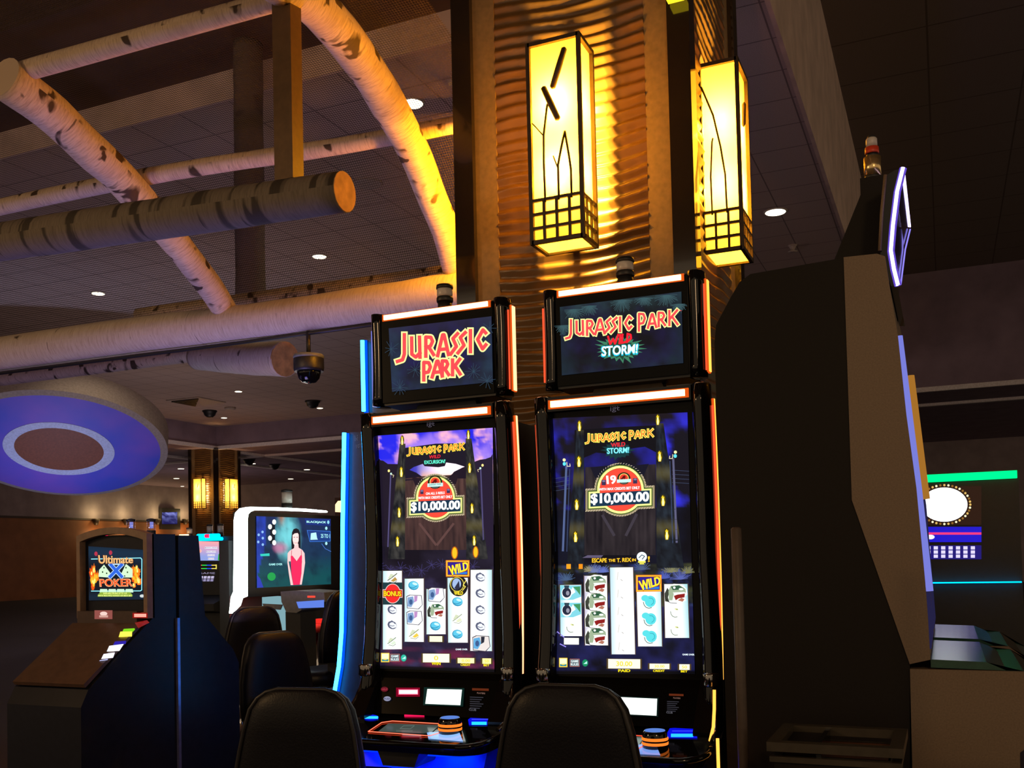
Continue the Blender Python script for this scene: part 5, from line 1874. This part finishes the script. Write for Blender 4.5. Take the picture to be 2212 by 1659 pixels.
for w_, c, l in ((62, 'b8d8f8', 7), (44, '2a62d8', 8)):
    a.line([f(330, 1130), f(480, 1295)], w_ / 6.635, c, l)
    a.line([f(480, 1130), f(320, 1295)], w_ / 6.635, c, l)
a.poly([f(290, 1110), f(520, 1110), f(500, 1130), f(310, 1130)], 'b8d8f8', 7)
a.text('Ultimate', [f(140, 985), f(655, 1000), f(650, 1112), f(150, 1118)], '6a3a14', 9, .07)
a.text('Ultimate', [f(148, 990), f(648, 1004), f(642, 1106), f(158, 1112)], 'f0b878', 10, .035)
a.text('POKER', [f(160, 1325), f(640, 1320), f(650, 1445), f(165, 1450)], '3a1408', 9, .09)
a.text('POKER', [f(165, 1330), f(632, 1325), f(642, 1440), f(172, 1445)], 'ffc088', 10, .065)
a.text('POKER', [f(172, 1337), f(625, 1332), f(635, 1433), f(180, 1438)], 'e85a2c', 11, .02)
a.build('title_lettering', sc_)
a = Art(SP)
for i in range(4):
    x = 175 + i * 122
    a.poly([f(x, 1475), f(x + 100, 1475), f(x + 110, 1525), f(x - 8, 1525)], 'c8f0d0', 2)
a.poly([f(140, 1560), f(180, 1520), f(600, 1520), f(640, 1560), f(635, 1585), f(140, 1585)], '8aa83c', 3)
a.text('EARN MULTIPLIERS UP TO 12X', [f(220, 1525), f(560, 1525), f(560, 1550), f(220, 1550)], 'e6f08a', 4, .04)
a.text('WITH MULTIPLE HANDS ON MAX BET', [f(145, 1560), f(630, 1560), f(630, 1582), f(145, 1582)], 'e6f08a', 4, .04)
a.ell(*f(775, 1575), 5, 3.4, 'c8d0d0', 2, 12)
a.build('footer_lettering', sc_)
SF = PlaneS((0, 3.498, 1.1), (0, -1, 0))
g = cropper(190, 950, 3.687)
a = Art(PlaneS((0, 3.459, 1.1), (0, -1, 0)), base=.002)
a.rect(*g(355, 1378), *g(475, 1420), '8a0a08', 1)
a.rect(*g(368, 1386), *g(464, 1412), 'ff9080', 2, g=1.4)
a.build('bill_light', t)
MB().box(PX - PW + .03, PX - .04, 3.46, 3.52, 1.02, 1.105).build('lower_panel', plain('brown_panel', (.05, .025, .02), .5), t)
a = Art(PlaneS((0, 3.46, 1.1), (0, -1, 0)), base=.001)
a.rect(*g(52, 1358), *g(195, 1428), '8a4a44', 1)
a.ell(*g(125, 1385), 8, 4.5, 'e8c8c0', 2, 14)
a.rect(*g(90, 1398), *g(160, 1415), 'c89a90', 2)
a.build('plaque', t)
SD = PlaneS((0, 3.285, .9325), (0, -.58, .8146))
h = cropper(190, 1250, 3.687)
a = Art(SD, base=.004)
a.poly([h(*p) for p in ((372, 350), (470, 330), (490, 350), (400, 395))], '7a1010', 1)
a.poly([h(*p) for p in ((285, 400), (370, 395), (375, 405), (355, 425), (275, 420))], '78c81c', 2, g=1.1)
a.poly([h(*p) for p in ((258, 422), (352, 420), (350, 460), (245, 465))], 'fff04a', 2, g=1.4)
a.poly([h(*p) for p in ((215, 500), (305, 495), (300, 520), (200, 530))], '2a20a0', 2)
a.poly([h(*p) for p in ((170, 535), (285, 520), (250, 575), (150, 580))], 'f0f4ff', 3, g=1.4)
a.poly([h(*p) for p in ((125, 600), (215, 588), (200, 630), (105, 640))], 'e8e8ff', 3, g=1.3)
a.poly([h(*p) for p in ((95, 650), (160, 640), (155, 648), (90, 656))], 'c0c8ff', 3)
a.build('button_display', t)
MB().prism([(3.13, .80), (3.45, 1.035), (3.45, 1.05), (3.12, .815)], 'x', PX - PW + .01, PX - .005).build('button_panel', plain('brown_button_panel', (.09, .05, .035), .45), t)
MB().box(PX - .002, PX + .012, 3.665, 3.682, .02, 1.06).build('corner_strip', plain('blue_lit_strip', (.25, .25, .45), .3, metal=.6), t)  # blue light on the strip is mixed into its metal colour

t = thing('slot_machine', 'dark cabinet back to back with the video poker machine', 'slot machine', (PX - PW / 2, 3.9, 0))
MB().prism([(3.69, 1.455), (3.83, 1.455), (3.87, 1.06), (4.08, .87), (4.12, .80), (4.12, .02), (3.69, .02)], 'x', PX - PW, PX).build('cabinet', plain('navy_cabinet', (.012, .014, .026), .4, spec=.2), t, bevel=.006)
MB().box(PX - PW + .05, PX - .06, 3.84, 3.86, 1.1, 1.42).build('screen', 'screen_black', t)

# ---- small slot with cyan light bars between the poker machine and the dealer screen
t = thing('slot_machine', 'slot machine with cyan light bars and cartoon landscape screen, left of the dealer terminal', 'slot machine', (-7.77, 9.2, 0))
MB().box(-8.06, -7.30, 9.02, 9.5, .02, 1.62).build('cabinet', 'black', t, bevel=.02)
MB().prism([(9.02, .95), (8.75, .86), (8.75, .78), (9.02, .74)], 'x', -8.0, -7.5).build('button_deck', 'black', t)
S9 = PlaneS((0, 9.015, 1), (0, -1, 0))
a = Art(S9)
a.grid([f(1538, 790), f(1908, 795), f(1908, 1068), f(1540, 1068)], 14, 10, lambda u, v: lerp3(hexc('f0a0a0'), hexc('8a9ad8'), v * 1.3))
a.ell(*f(1575, 935), 5, 5, 'ff9a30', 1, 14)
a.ell(*f(1600, 930), 4.5, 4, 'ffb0a8', 1, 14)
a.ell(*f(1565, 1010), 6, 7, '20a838', 1, 14)
a.poly([f(1860, 1065), f(1870, 980), f(1905, 940), f(1908, 1065)], '20a040', 1)
for y, w_ in ((885, 180), (940, 140), (990, 110), (1040, 90)):
    a.rect(*f(1765 - w_ / 2, y - 14), *f(1765 + w_ / 2, y + 14), 'e8e4f4', 2)
    a.text('$00,000', [f(1765 - w_ / 2, y - 9), f(1765 + w_ / 2, y - 9), f(1765 + w_ / 2, y + 9), f(1765 - w_ / 2, y + 9)], '5a4a6a', 3)
a.build('game_screen', t)
a = Art(S9)
for (p, q_, c) in (((1560, 1158), (1630, 1158), 'ff2030'), ((1630, 1158), (1700, 1158), '20e050'), ((1700, 1158), (1770, 1158), '2050ff'), ((1770, 1158), (1838, 1158), 'ffe060')):
    for dy in (-24, 24):
        a.line([f(p[0], p[1] + dy), f(q_[0], q_[1] + dy)], 1.4, c, 1, g=1.3)
a.line([f(1560, 1130), f(1560, 1185)], 1.4, 'ffb0a0', 2)
a.line([f(1838, 1130), f(1838, 1185)], 1.6, 'ffe060', 2, g=1.3)
a.build('bill_frame', t)
a = Art(PlaneS((0, 9.015, .9), (0, -1, 0)))
for i in range(5):
    for j in range(2):
        x, y = 1560 + i * 52 - j * 8, 1290 + j * 42
        a.poly([f(x, y), f(x + 40, y), f(x + 34, y + 34), f(x - 8, y + 34)], 'b8b0d0' if j == 0 else '8a82a8', 1)
a.text('GAME', [f(1580, 1235), f(1820, 1235), f(1820, 1262), f(1580, 1262)], '8a82a0', 1)
a.build('paytable', t)
b = MB()
p, q_ = onY(1533 / 6.635 + 190, 1050 + 765 / 6.635, 8.98), onY(190 + 1925 / 6.635, 1050 + 755 / 6.635, 8.98)
MB().tube([p, q_], .020, 8).build('light_bar', 'led_cyan', t)
p, q_ = onY(190 + 1575 / 6.635, 1050 + 718 / 6.635, 8.98), onY(190 + 1880 / 6.635, 1050 + 712 / 6.635, 8.98)
MB().tube([p, q_], .026, 8).build('light_bar', 'led_cyan', t)
m_ = (p + q_) / 2
MB().tube([m_.lerp(p, .2) - Vector((0, .012, 0)), m_.lerp(q_, .2) - Vector((0, .012, 0))], .022, 8).build('light_bar', 'led_pink', t)
for px in (453, 476):
    p = onY(px, 1157, 9.3)
    tower(t, p.x, 9.3, 1.62, .035, 'lens_grey', .16)

# ---- row of far cabinets whose tops show above the poker machine
for px, lab, lens, hh, ledm in ((222, 'dark far slot cabinet at the left edge behind the poker machine', None, 0, 'led_pink'), (269, 'dark far slot cabinet under the left tall tower light', 'clear', .32, None),
                                (313, 'dark far slot cabinet under the right tall tower light', 'clear', .32, None), (358, 'dark far slot cabinet with thin cyan top strip', None, 0, 'led_cyan'),
                                (396, 'dark far slot cabinet with small yellow top lamp', 'lens_grey', .16, 'led_amber')):
    p = onY(px, 1157, 13)
    t = thing('slot_machine', lab, 'slot machine', (p.x, 13.2, 0), 'far row of dark slot cabinets')
    MB().box(p.x - .17, p.x + .17, 13, 13.5, .02, p.z - .02).build('cabinet', 'black', t, bevel=.02)
    MB().box(p.x - .13, p.x + .13, 12.985, 13.01, p.z - .5, p.z - .12).build('screen', 'screen_black', t)
    if lens:
        tower(t, p.x, 13.15, p.z - .02, .075 if lens == 'clear' else .05, lens, hh)
        if lens == 'clear':
            MB().lathe([(.03, p.z + .13), (.03, p.z + .24)], (p.x + .01, 13.15, 0), 10).build('lamp_core', emis('tower_core', (.25, .28, .8), .9), t)
    if ledm:
        MB().box(p.x - .07, p.x + .10, 12.98, 13.02, p.z - .03, p.z + .02).build('top_light', ledm, t)
p = onX(366, 1121, -33.85)
t = thing('television', 'small wall television left of the distant pillar', 'television', p)
MB().box(-33.9, -33.75, p.y - .62, p.y + .62, p.z - .5, p.z + .5).build('case', 'black', t, bevel=.02)
a = Art(PlaneS((-33.74, 0, 0), (1, 0, 0)))
a.grid([(350, 1107), (383, 1106), (383, 1132), (350, 1132)], 8, 8, lambda u, v: lerp3(hexc('1a1850'), hexc('8a90e0'), max(0, fbm(u * 3, v * 4, 2) - .35) * 2.2 * (1 - v)))
a.build('picture', t)

# ---- electronic blackjack terminal with the white light frame
BX = -5.3
t = thing('dealer_terminal', 'large blackjack dealer screen in a glowing white rounded frame', 'dealer terminal', (BX, 7.2, 0))
SB = PlaneS((BX, 0, 0), (1, 0, 0))


def yz(px, py):
    p = onX(px, py, BX)
    return (p.y, p.z)


fo = [yz(*p) for p in ((502, 1325), (506, 1290), (511, 1278), (512, 1200), (512, 1125), (515, 1108), (524, 1098), (540, 1095), (600, 1096), (660, 1099), (704, 1103), (707, 1105))]
fi = [yz(*p) for p in ((519, 1308), (524, 1292), (534, 1288), (534, 1200), (534, 1122), (536, 1110), (542, 1105), (550, 1102), (600, 1102.5), (660, 1104.5), (700, 1107), (706, 1107))]
b = MB()
for x in (BX - .035, BX + .005):
    O = [b.b.verts.new((x, *p)) for p in fo]
    I = [b.b.verts.new((x, *p)) for p in fi]
    if x < BX:
        O0, I0 = O, I
    for i in range(len(fo) - 1):
        b.b.faces.new((O[i], O[i + 1], I[i + 1], I[i]))
for i in range(len(fo) - 1):
    b.b.faces.new((O0[i], O0[i + 1], O[i + 1], O[i]))
    b.b.faces.new((I0[i], I0[i + 1], I[i + 1], I[i]))
b.build('light_frame', 'led_white', t)
y0, y1 = yz(534, 1200)[0], yz(737, 1200)[0]
MB().box(BX - .14, BX - .005, y0, y1, yz(540, 1290)[1], yz(540, 1104)[1] - .005).build('screen_case', 'gloss', t, bevel=.015)
MB().box(BX - .25, BX - .15, y0 - .05, y1, .02, 1.5).build('back_panel', 'black', t)
k = cropper(480, 1060, 4.88)
a = Art(SB)


def bjbg(u, v):
    c = lerp3(hexc('1a2a58'), hexc('123a4c'), v)
    c = lerp3(c, hexc('7fe8f0'), max(0, 1 - ((u - .42) / .20) ** 2 - ((v - .28) / .42) ** 2) * (.45 + .6 * fbm(u * 12, v * 2, 1)))
    c = lerp3(c, hexc('c87838'), max(0, 1 - abs(u - .34) * 18) * max(0, .16 - v) * 5)
    c = lerp3(c, hexc('c86a98'), max(0, 1 - ((u - .32) / .12) ** 2 - ((v - .44) / .10) ** 2) * .8)
    if v > .55:
        c = lerp3(c, hexc('0e4a50'), (v - .55) * 3)
    if u < .13 - .25 * max(0, v - .35):
        c = lerp3(c, hexc('2440b8'), .75)
    return lerp3(c, hexc('0a1830'), max(0, fbm(u * 7, v * 5, 3) - .5) * 1.6)


a.grid([k(360, 268), k(1143, 297), k(1147, 985), k(365, 1025)], 44, 36, bjbg)
a.rect(*k(505, 355), *k(556, 560), '0d1420', 1)
for x, y in ((548, 330), (504, 380), (548, 436), (504, 500), (548, 548)):
    a.ell(*k(x, y), 4.2, 5.6, 'f4fff0', 2, 14, g=1.2)
for x, y in ((385, 465), (425, 435), (428, 500), (380, 540), (428, 568)):
    a.ell(*k(x, y), 2.6, 3.0, '8ab8f0', 2, 10)
a.ell(*k(520, 905), 9, 9, '1c9a4a', 1, 16)
a.poly([k(400, 668), k(498, 660), k(500, 688), k(405, 690)], '30c8b8', 1)
a.poly([k(366, 885), k(400, 925), k(435, 1020), k(366, 1024)], '2a3ab0', 1)
a.poly([k(870, 290), k(1143, 300), k(1143, 372), k(880, 358)], '1a2f78', 1)
a.text('BLACKJACK', [k(890, 316), k(1095, 322), k(1095, 350), k(890, 344)], 'b8fff4', 2, .04)
a.ell(*k(1118, 332), 2.6, 4, '8ad0e8', 2, 10)
a.line([k(895, 418), k(1140, 428), k(1140, 532), k(925, 538), k(895, 418)], 1.0, '3a78d8', 2)
a.poly([k(895, 418), k(1140, 428), k(1140, 532), k(925, 538)], '1c3c80', 1)
a.poly([k(935, 448), k(990, 440), k(1000, 500), k(1008, 515), k(930, 518)], 'b8f0f8', 2)
a.text('25 TO 1', [k(1040, 455), k(1135, 458), k(1135, 500), k(1040, 496)], 'a8f0f4', 2, .03)
for y in (396, 556):
    a.ell(*k(1097, y), 2.6, 3.6, 'a8e8f0', 2, 10)
a.text('GAME OVER', [k(492, 766), k(635, 764), k(635, 786), k(492, 788)], 'a8f0f0', 2, .03)
a.line([k(1050, 560), k(1085, 610), k(1145, 640)], 1.0, '4a78d8', 2)
# the dealer on the screen: hair, face, neck, shoulders and arms, pink dress
sk, hr, dr = 'f6c8c8', '15121c', 'f0285c'
a.poly([k(*p) for p in ((732, 620), (728, 520), (736, 440), (752, 405), (780, 396), (806, 408), (822, 450), (826, 540), (824, 610), (790, 600), (760, 610))], hr, 3)
a.poly([k(*p) for p in ((762, 560), (802, 558), (806, 600), (845, 625), (868, 660), (874, 760), (860, 860), (838, 990), (816, 990), (832, 850), (842, 740), (700, 745), (722, 850), (748, 994), (722, 995), (702, 870), (688, 760), (690, 660), (712, 632), (758, 605))], sk, 4)
a.poly([k(*p) for p in ((742, 455), (758, 436), (792, 434), (806, 452), (806, 525), (792, 566), (772, 580), (752, 562), (742, 520))], 'fad4d0', 5, g=1.1)
a.poly([k(*p) for p in ((740, 470), (750, 415), (782, 405), (808, 430), (810, 470), (796, 446), (764, 450))], hr, 6)
for x in (760, 790):
    a.rect(*k(x - 8, 488), *k(x + 8, 494), '5a2c34', 6)
a.line([k(762, 548), k(776, 553), k(790, 547)], .8, 'd04a5a', 6)
a.poly([k(*p) for p in ((722, 690), (740, 684), (785, 742), (830, 676), (842, 690), (838, 800), (836, 870), (818, 990), (750, 994), (730, 870), (724, 780))], dr, 6)
for p, q_ in (((728, 690), (732, 630)), ((836, 684), (834, 628))):
    a.line([k(*p), k(*q_)], 1.1, 'c02048', 6)
a.build('dealer_screen', t)
p = onX(620, 1094, BX - .2)
tower(t, BX - .2, p.y, p.z - .04, .05, 'lens_grey', .2)
lamp('frame_glow', 'AREA', (BX + .25, 6.55, 1.3), 4, (.8, 1.0, .95), rot=(0, R(90), R(-50)), parent=t, size=.5)

# player consoles in front of it
t = thing('player_console', 'white player pedestal under the left end of the dealer screen', 'console', (-4.55, 6.4, 0))
P = [onY(*p, 6.3) for p in ((566, 1290), (609, 1292), (609, 1372), (592, 1366))]
MB().prism([(p.x, p.z) for p in P] + [(P[3].x, .02), (P[0].x, .02)], 'y', 6.3, 6.5).build('pedestal', emis('pale_glow_panel', (.30, .55, .62), .62), t)  # emission stands in for the light frame's spill on the pedestal
MB().prism([(p.x + .01, p.z - .05) for p in P[:2]] + [(P[1].x - .01, P[1].z - .09), (P[0].x + .03, P[0].z - .09)], 'y', 6.29, 6.3).build('panel_slot', 'grey_plastic', t)
t = thing('player_console', 'grey rounded player console with blue touch panel under the dealer screen', 'console', (-4.3, 6.4, 0))
P = [onY(*p, 6.2) for p in ((606, 1278), (640, 1276), (700, 1280), (702, 1300), (652, 1303), (651, 1318), (640, 1324), (618, 1322), (608, 1300))]
MB().prism([(p.x, p.z) for p in P], 'y', 6.2, 6.5).build('housing', 'grey_plastic', t, bevel=.02)
P = [onY(*p, 6.2) for p in ((608, 1322), (640, 1324), (645, 1659), (612, 1659))]
MB().box(P[0].x, P[1].x, 6.25, 6.45, .02, P[0].z).build('stand', 'black', t)
a = Art(PlaneS((0, 6.2, 1), (0, -1, 0)), base=.002)
a.poly([(640, 1300), (700, 1296), (700, 1312), (645, 1314)], '5a7ad8', 1)
a.rect(664, 1287, 681, 1291, 'ff4030', 1, g=1.3)
a.build('touch_panel', t)
t = thing('stool', 'low stool with red glowing seat right of the dealer consoles', 'stool', (-4.4, 7.1, 0))
p = onY(680, 1357, 7.1)
MB().lathe([(.13, -.03), (.15, 0), (.14, .03), (.05, .04)], p, 18).build('seat', plain('red_seat', (.5, .02, .01), .5), t)
MB().lathe([(.03, .02), (.03, p.z - .02)], (p.x, p.y, 0), 10).build('pedestal', 'chrome', t)
MB().lathe([(.2, 0), (.2, .02), (.04, .05)], (p.x, p.y, 0), 18).build('base', 'chrome', t)
a = Art(PlaneS((0, 7.0, 1), (0, -1, 0)))
a.rect(675, 1340, 690, 1350, 'f02820', 1, g=1.2)
lamp('red_glow', 'POINT', (p.x, 6.95, p.z + .15), 2.2, (1, .03, .02), .05)
t = thing('ticket_box', 'small red lit box above the red stool', 'box', onY(683, 1345, 7.35))
q_ = onY(683, 1345, 7.35)
MB().box(q_.x - .04, q_.x + .04, 7.35, 7.45, q_.z - .035, q_.z + .03).build('case', emis('red_box_glow', (1, .03, .02), .8), t)
MB().box(q_.x - .015, q_.x + .015, 7.37, 7.43, 0, q_.z - .035).build('stand', 'black', t)
# sliver of a machine right of the dealer screen
t = thing('slot_machine', 'sliver of a dark slot machine with lit topper between dealer screen and blue strip', 'slot machine', onY(735, 1300, 10.2))
A_, B_ = onY(721, 1075, 10), onY(770, 1075, 10)
MB().box(A_.x, B_.x, 10.02, 10.5, .02, A_.z).build('cabinet', plain('maroon_cabinet', (.06, .02, .015), .5), t, bevel=.02)
a = Art(PlaneS((0, 10.02, 1), (0, -1, 0)))
a.poly([(724, 1090), (730, 1082), (760, 1080), (760, 1108), (724, 1106)], 'ffdca8', 1, g=1.3)
a.rect(723, 1136, 731, 1144, 'ffb818', 1, g=1.3)
a.rect(724, 1157, 731, 1163, 'e0203c', 1)
a.line([(724, 1170), (736, 1168)], 1.6, 'f0e8e0', 1)
a.line([(727, 1173), (728, 1210), (725, 1231)], 1.6, 'e8e0d8', 1)
a.line([(726, 1208), (736, 1207)], 1.6, 'e8e0d8', 1)
a.build('face_lights', t)

# ---- the big slant cabinet on the right, seen from its side, and its neighbour behind
def big_cabinet(name, label, dy, detail):
    t = thing(name, label, 'slot machine', (-.3, 3.65 + dy, 0), 'tall slant slot machines facing right')
    Y0, Y1 = 3.3 + dy, 4.0 + dy
    inner = [(-.267, 2.25), (-.268, 1.471), (-.115, .955), (-.126, .63), (-.126, .02)]
    dark = [(-.69, .02), (-.69, 2.02), (-.683, 2.08), (-.63, 2.17), (-.60, 2.215), (-.564, 2.238)] + inner
    MB().prism(dark, 'y', Y0 + .006, Y1).build('side_panel', 'side_dark', t, bevel=.006)
    outer = [(-.167, 2.247), (-.143, 2.235), (-.132, 2.13), (-.114, 1.98), (-.098, 1.73), (-.077, 1.50), (-.062, 1.21), (-.058, 1.09), (-.056, .97)]
    MB().prism(inner[:3] + outer[::-1], 'y', Y0, Y1).build('edge_trim', 'taupe', t, bevel=.01, seg=3)
    MB().prism([(-.115, .94), (.20, .94), (.30, .86), (.30, .80), (.18, .70), (.16, .02), (-.126, .02)], 'y', Y0, Y1).build('base_cabinet', 'taupe', t, bevel=.008)
    MB().prism([(-.055, .97), (.10, .965), (.30, .875), (.30, .86), (.20, .94), (-.055, .945)], 'y', Y0 + .01, Y1 - .01).build('button_deck', plain('deck_green_sheen', (.02, .07, .05), .2), t)
    pts = [(-.119, 1.98), (-.098, 1.72), (-.080, 1.50), (-.066, 1.30), (-.058, 1.18)]
    if detail:
        MB().tube([(x + .008, Y0 + .012, z) for x, z in pts], .011, 10).build('edge_sheen', 'sheen_lavender', t)  # violet reflection along the edge, put in as a dim glowing tube
    else:
        MB().tube([(x + .012, Y0 + .012, z) for x, z in pts[:3]], .020, 10).build('edge_sheen', emis('amber_edge_sheen', (1.0, .42, .06), .32), t)  # amber light on the trim edge, put in as a glowing tube
    MB().prism([(-.131, 2.12), (-.095, 1.73), (-.073, 1.50), (-.052, 1.0), (-.06, 1.0), (-.10, 1.73), (-.14, 2.12)], 'y', Y0 + .03, Y1 - .03).build('main_screen', emis('side_screen_glow', (.25, .22, .8), .06), t)
    # sign on top
    if not detail:
        return t
    sg = [(-.133, 2.50), (-.106, 2.512), (-.083, 2.513), (-.103, 2.44), (-.119, 2.335), (-.128, 2.255), (-.121, 2.195), (-.111, 2.143), (-.13, 2.145), (-.158, 2.25)]
    MB().prism(sg, 'y', Y0 + .025, Y1 - .05).build('sign_case', 'gloss', t)
    lead = [(-.083, 2.513), (-.103, 2.44), (-.119, 2.335), (-.128, 2.255), (-.121, 2.195), (-.111, 2.143)]
    MB().tube([(x + .002, Y0 + .018, z) for x, z in lead], .0075, 8).build('light_strip', 'led_violet', t)
    MB().tube([(x + .002, Y0 + .022, z) for x, z in lead], .011, 8).build('strip_halo', emis('violet_halo', (.22, .12, 1.0), .5), t)  # violet glare around the strip, put in as a wider glowing tube
    MB().tube([(-.080, Y0 + .03, 2.514), (-.080, Y1 - .05, 2.514)], .0028, 8).build('light_strip', 'led_violet', t)
    MB().tube([(-.080, Y1 - .05, 2.505), (-.10, Y1 - .05, 2.43), (-.12, Y1 - .05, 2.30)], .0028, 8).build('light_strip', 'led_violet_dim', t)
    MB().tube([(-.134, Y0 + .02, 2.50), (-.149, Y0 + .02, 2.38), (-.159, Y0 + .02, 2.26)], .006, 6).build('rear_edge', 'taupe', t)
    # bracket and tower light
    MB().prism([(-.339, 2.23), (-.22, 2.50), (-.22, 2.556), (-.145, 2.556), (-.158, 2.24)], 'y', Y0 + .17, Y0 + .30).build('bracket', 'side_dark', t)
    if detail:
        bx, by = -.181, Y0 + .2
        tl = MB().lathe([(.027, 2.555), (.027, 2.566), (.020, 2.57)], (bx, by, 0), 18).build('tower_light', 'black', t)
        MB().lathe([(.027, 2.565), (.028, 2.63)], (bx, by, 0), 18).build('brass_lens', 'brass', tl)
        MB().lathe([(.019, 2.63), (.019, 2.642)], (bx, by, 0), 18).build('spacer', 'black', tl)
        MB().lathe([(.022, 2.642), (.023, 2.648), (.022, 2.664)], (bx, by, 0), 18).build('red_lens', 'lens_red', tl)
        MB().lathe([(.018, 2.664), (.018, 2.692), (.014, 2.697)], (bx, by, 0), 18).build('top_lens', 'lens_grey', tl)
        MB().lathe([(.015, 2.696), (.012, 2.703)], (bx, by, 0), 18).build('cap', 'black', tl)
    return t


big_cabinet('slot_machine', 'huge dark slant slot machine side at the right with taupe edge and violet lit sign', 0, True)
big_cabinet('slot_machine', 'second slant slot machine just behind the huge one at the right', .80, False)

# ---- wheel machine in the gap at the right edge
t = thing('slot_machine', 'distant slot machine with green bar and glowing white wheel at the right edge', 'slot machine', (.15, 8.3, 0))
MB().box(-.19, .50, 8.02, 8.6, .02, 1.86).build('cabinet', 'black', t, bevel=.02)
MB().box(-.185, .49, 7.98, 8.03, 1.795, 1.85).build('light_bar', 'led_green', t)
S8 = PlaneS((0, 8.015, 1), (0, -1, 0))
a = Art(S8)
a.rect(1984, 1050, 2120, 1134, '2a1810', 0)
a.rect(1986, 1062, 1996, 1084, 'c83048', 1)
rnd = random.Random(4)
for i in range(40):
    an = 2 * PI * i / 40
    a.ell(2040 + 56 * math.cos(an), 1090 + 42 * math.sin(an), 2.6, 2.6, ('d8b060', 'f0e8c0', '8a6028')[i % 3], 1, 8)
a.ell(2040, 1090, 50, 37, 'ffffff', 2, 40, g=1.5)
a.build('wheel_display', t)
a = Art(S8)
a.rect(1994, 1138, 2120, 1171, '2018c0', 0)
a.rect(1996, 1150, 2120, 1155, 'e83878', 1)
a.ell(2010, 1160, 9, 5, 'f4f0ff', 2, 14)
a.rect(1998, 1178, 2120, 1208, '201870', 0)
for i in range(7):
    for j in range(3):
        a.rect(2001 + i * 16, 1180 + j * 9, 2010 + i * 16, 1187 + j * 9, 'd8d0ff', 1)
a.build('game_screen', t)
MB().box(-.17, .49, 7.95, 8.0, 1.04, 1.048).build('deck_strip', 'led_cyan', t)

# ---- waste bin and slim post in front of the big cabinet
t = thing('waste_bin', 'black waste bin with a brown tray top at the bottom right', 'bin', (-.3, 2.94, 0))
MB().box(-.455, -.135, 2.80, 3.09, .02, .735).build('body', 'side_dark', t, bevel=.01)
b = MB()
for z0, z1, e in ((.765, .79, 0), (.735, .75, .006)):
    x0, x1, y0, y1, w_ = -.472 + e, -.120 - e, 2.785 + e, 3.10 - e, .035
    b.box(x0, x1, y0, y0 + w_, z0, z1).box(x0, x1, y1 - w_, y1, z0, z1).box(x0, x0 + w_, y0 + w_, y1 - w_, z0, z1).box(x1 - w_, x1, y0 + w_, y1 - w_, z0, z1)
b.build('rim', plain('bin_rim', (.05, .042, .03), .22), t)
MB().box(-.437, -.155, 2.82, 3.065, .735, .75).build('tray', 'tray', t)
MB().box(-.345, -.332, 2.82, 3.065, .745, .785).build('divider', 'gloss', t)
MB().box(-.437, -.345, 2.82, 3.065, .762, .772).build('lid', 'side_dark', t)
t = thing('barrier_post', 'slim grey post standing between the right dinosaur machine and the huge cabinet', 'post', (-.59, 3.0, 0))
MB().lathe([(.016, 0), (.016, 1.385), (.010, 1.39)], (-.578, 3.0, 0), 14).build('shaft', plain('grey_post', (.07, .05, .04), .5), t)
MB().lathe([(.07, 0), (.07, .015), (.02, .03)], (-.578, 3.0, 0), 18).build('foot', 'black', t)


# ------------------------------------------------------------------ casino chairs
def chair(label, loc, rz, H=.94, wk=1.0, shear=.0, tilt=.10):
    t = thing('casino_chair', label, 'chair', group='black leather casino chairs')
    prof_w = [(0, .215), (.10, .222), (.20, .218), (.27, .206), (.34, .192), (.41, .172), (.445, .150), (.465, .122), (.475, .085)]
    z0 = H - .475

    def ring(z, w, th, yc, xc):
        pts = []
        for i in range(28):
            a_ = 2 * PI * i / 28
            ca, sa = math.cos(a_), math.sin(a_)
            pts.append(Vector((xc + w * math.copysign(abs(ca) ** .55, ca), yc + th * math.copysign(abs(sa) ** .8, sa), z)))
        return pts
    rings, outl, outr = [], [], []
    for i, (dz, w) in enumerate(prof_w):
        w *= wk
        z = z0 + dz
        th = .052 if dz < .42 else .052 - (dz - .42) * .5
        yc = -.24 - tilt * (dz - .2)
        xc = shear * (dz - .2)
        rings.append(ring(z, w, th, yc, xc))
        outl.append((xc - w * .97, yc - th * .55, z))
        outr.append((xc + w * .97, yc - th * .55, z))
    MB().loft(rings).build('backrest', 'leather', t)
    MB().tube(outl + outr[::-1], .0065, 6).build('piping', 'piping', t)
    MB().loft([ring(.47 + dz, w * wk, d, .0, 0) for dz, w, d in ((0, .20, .20), (.02, .235, .235), (.07, .24, .24), (.10, .22, .22), (.11, .17, .17))]).build('seat', 'leather', t)
    MB().box(-.12, .12, -.275, -.16, .44, z0 + .06).build('back_bracket', 'black', t)
    MB().lathe([(.035, .04), (.035, .48)], (0, 0, 0), 16).build('pedestal', 'chrome', t)
    MB().lathe([(.24, 0), (.25, .015), (.22, .03), (.05, .055)], (0, 0, 0), 28).build('base', 'chrome', t)
    t.location = loc
    t.rotation_euler = (0, 0, rz)
    return t


chair('nearest black chair back at bottom centre, before the right dinosaur machine', (-1.005, 2.86, 0), R(3), .955, 1.0, .04)
chair('nearest black chair back at bottom left, before the left dinosaur machine', (-1.94, 2.86, 0), R(8), .915, 1.03, .10)
chair('blue-lit black chair facing the machine with blue strips', (-3.28, 4.5, 0), R(-115), .915, 1.0)
chair('dark chair under the left corner of the white light frame', (-4.71, 5.78, 0), R(60), 1.0, 1.0)
chair('dark tall chair half hidden by the blue light strip', (-3.93, 5.74, 0), R(70), 1.115, 1.05)
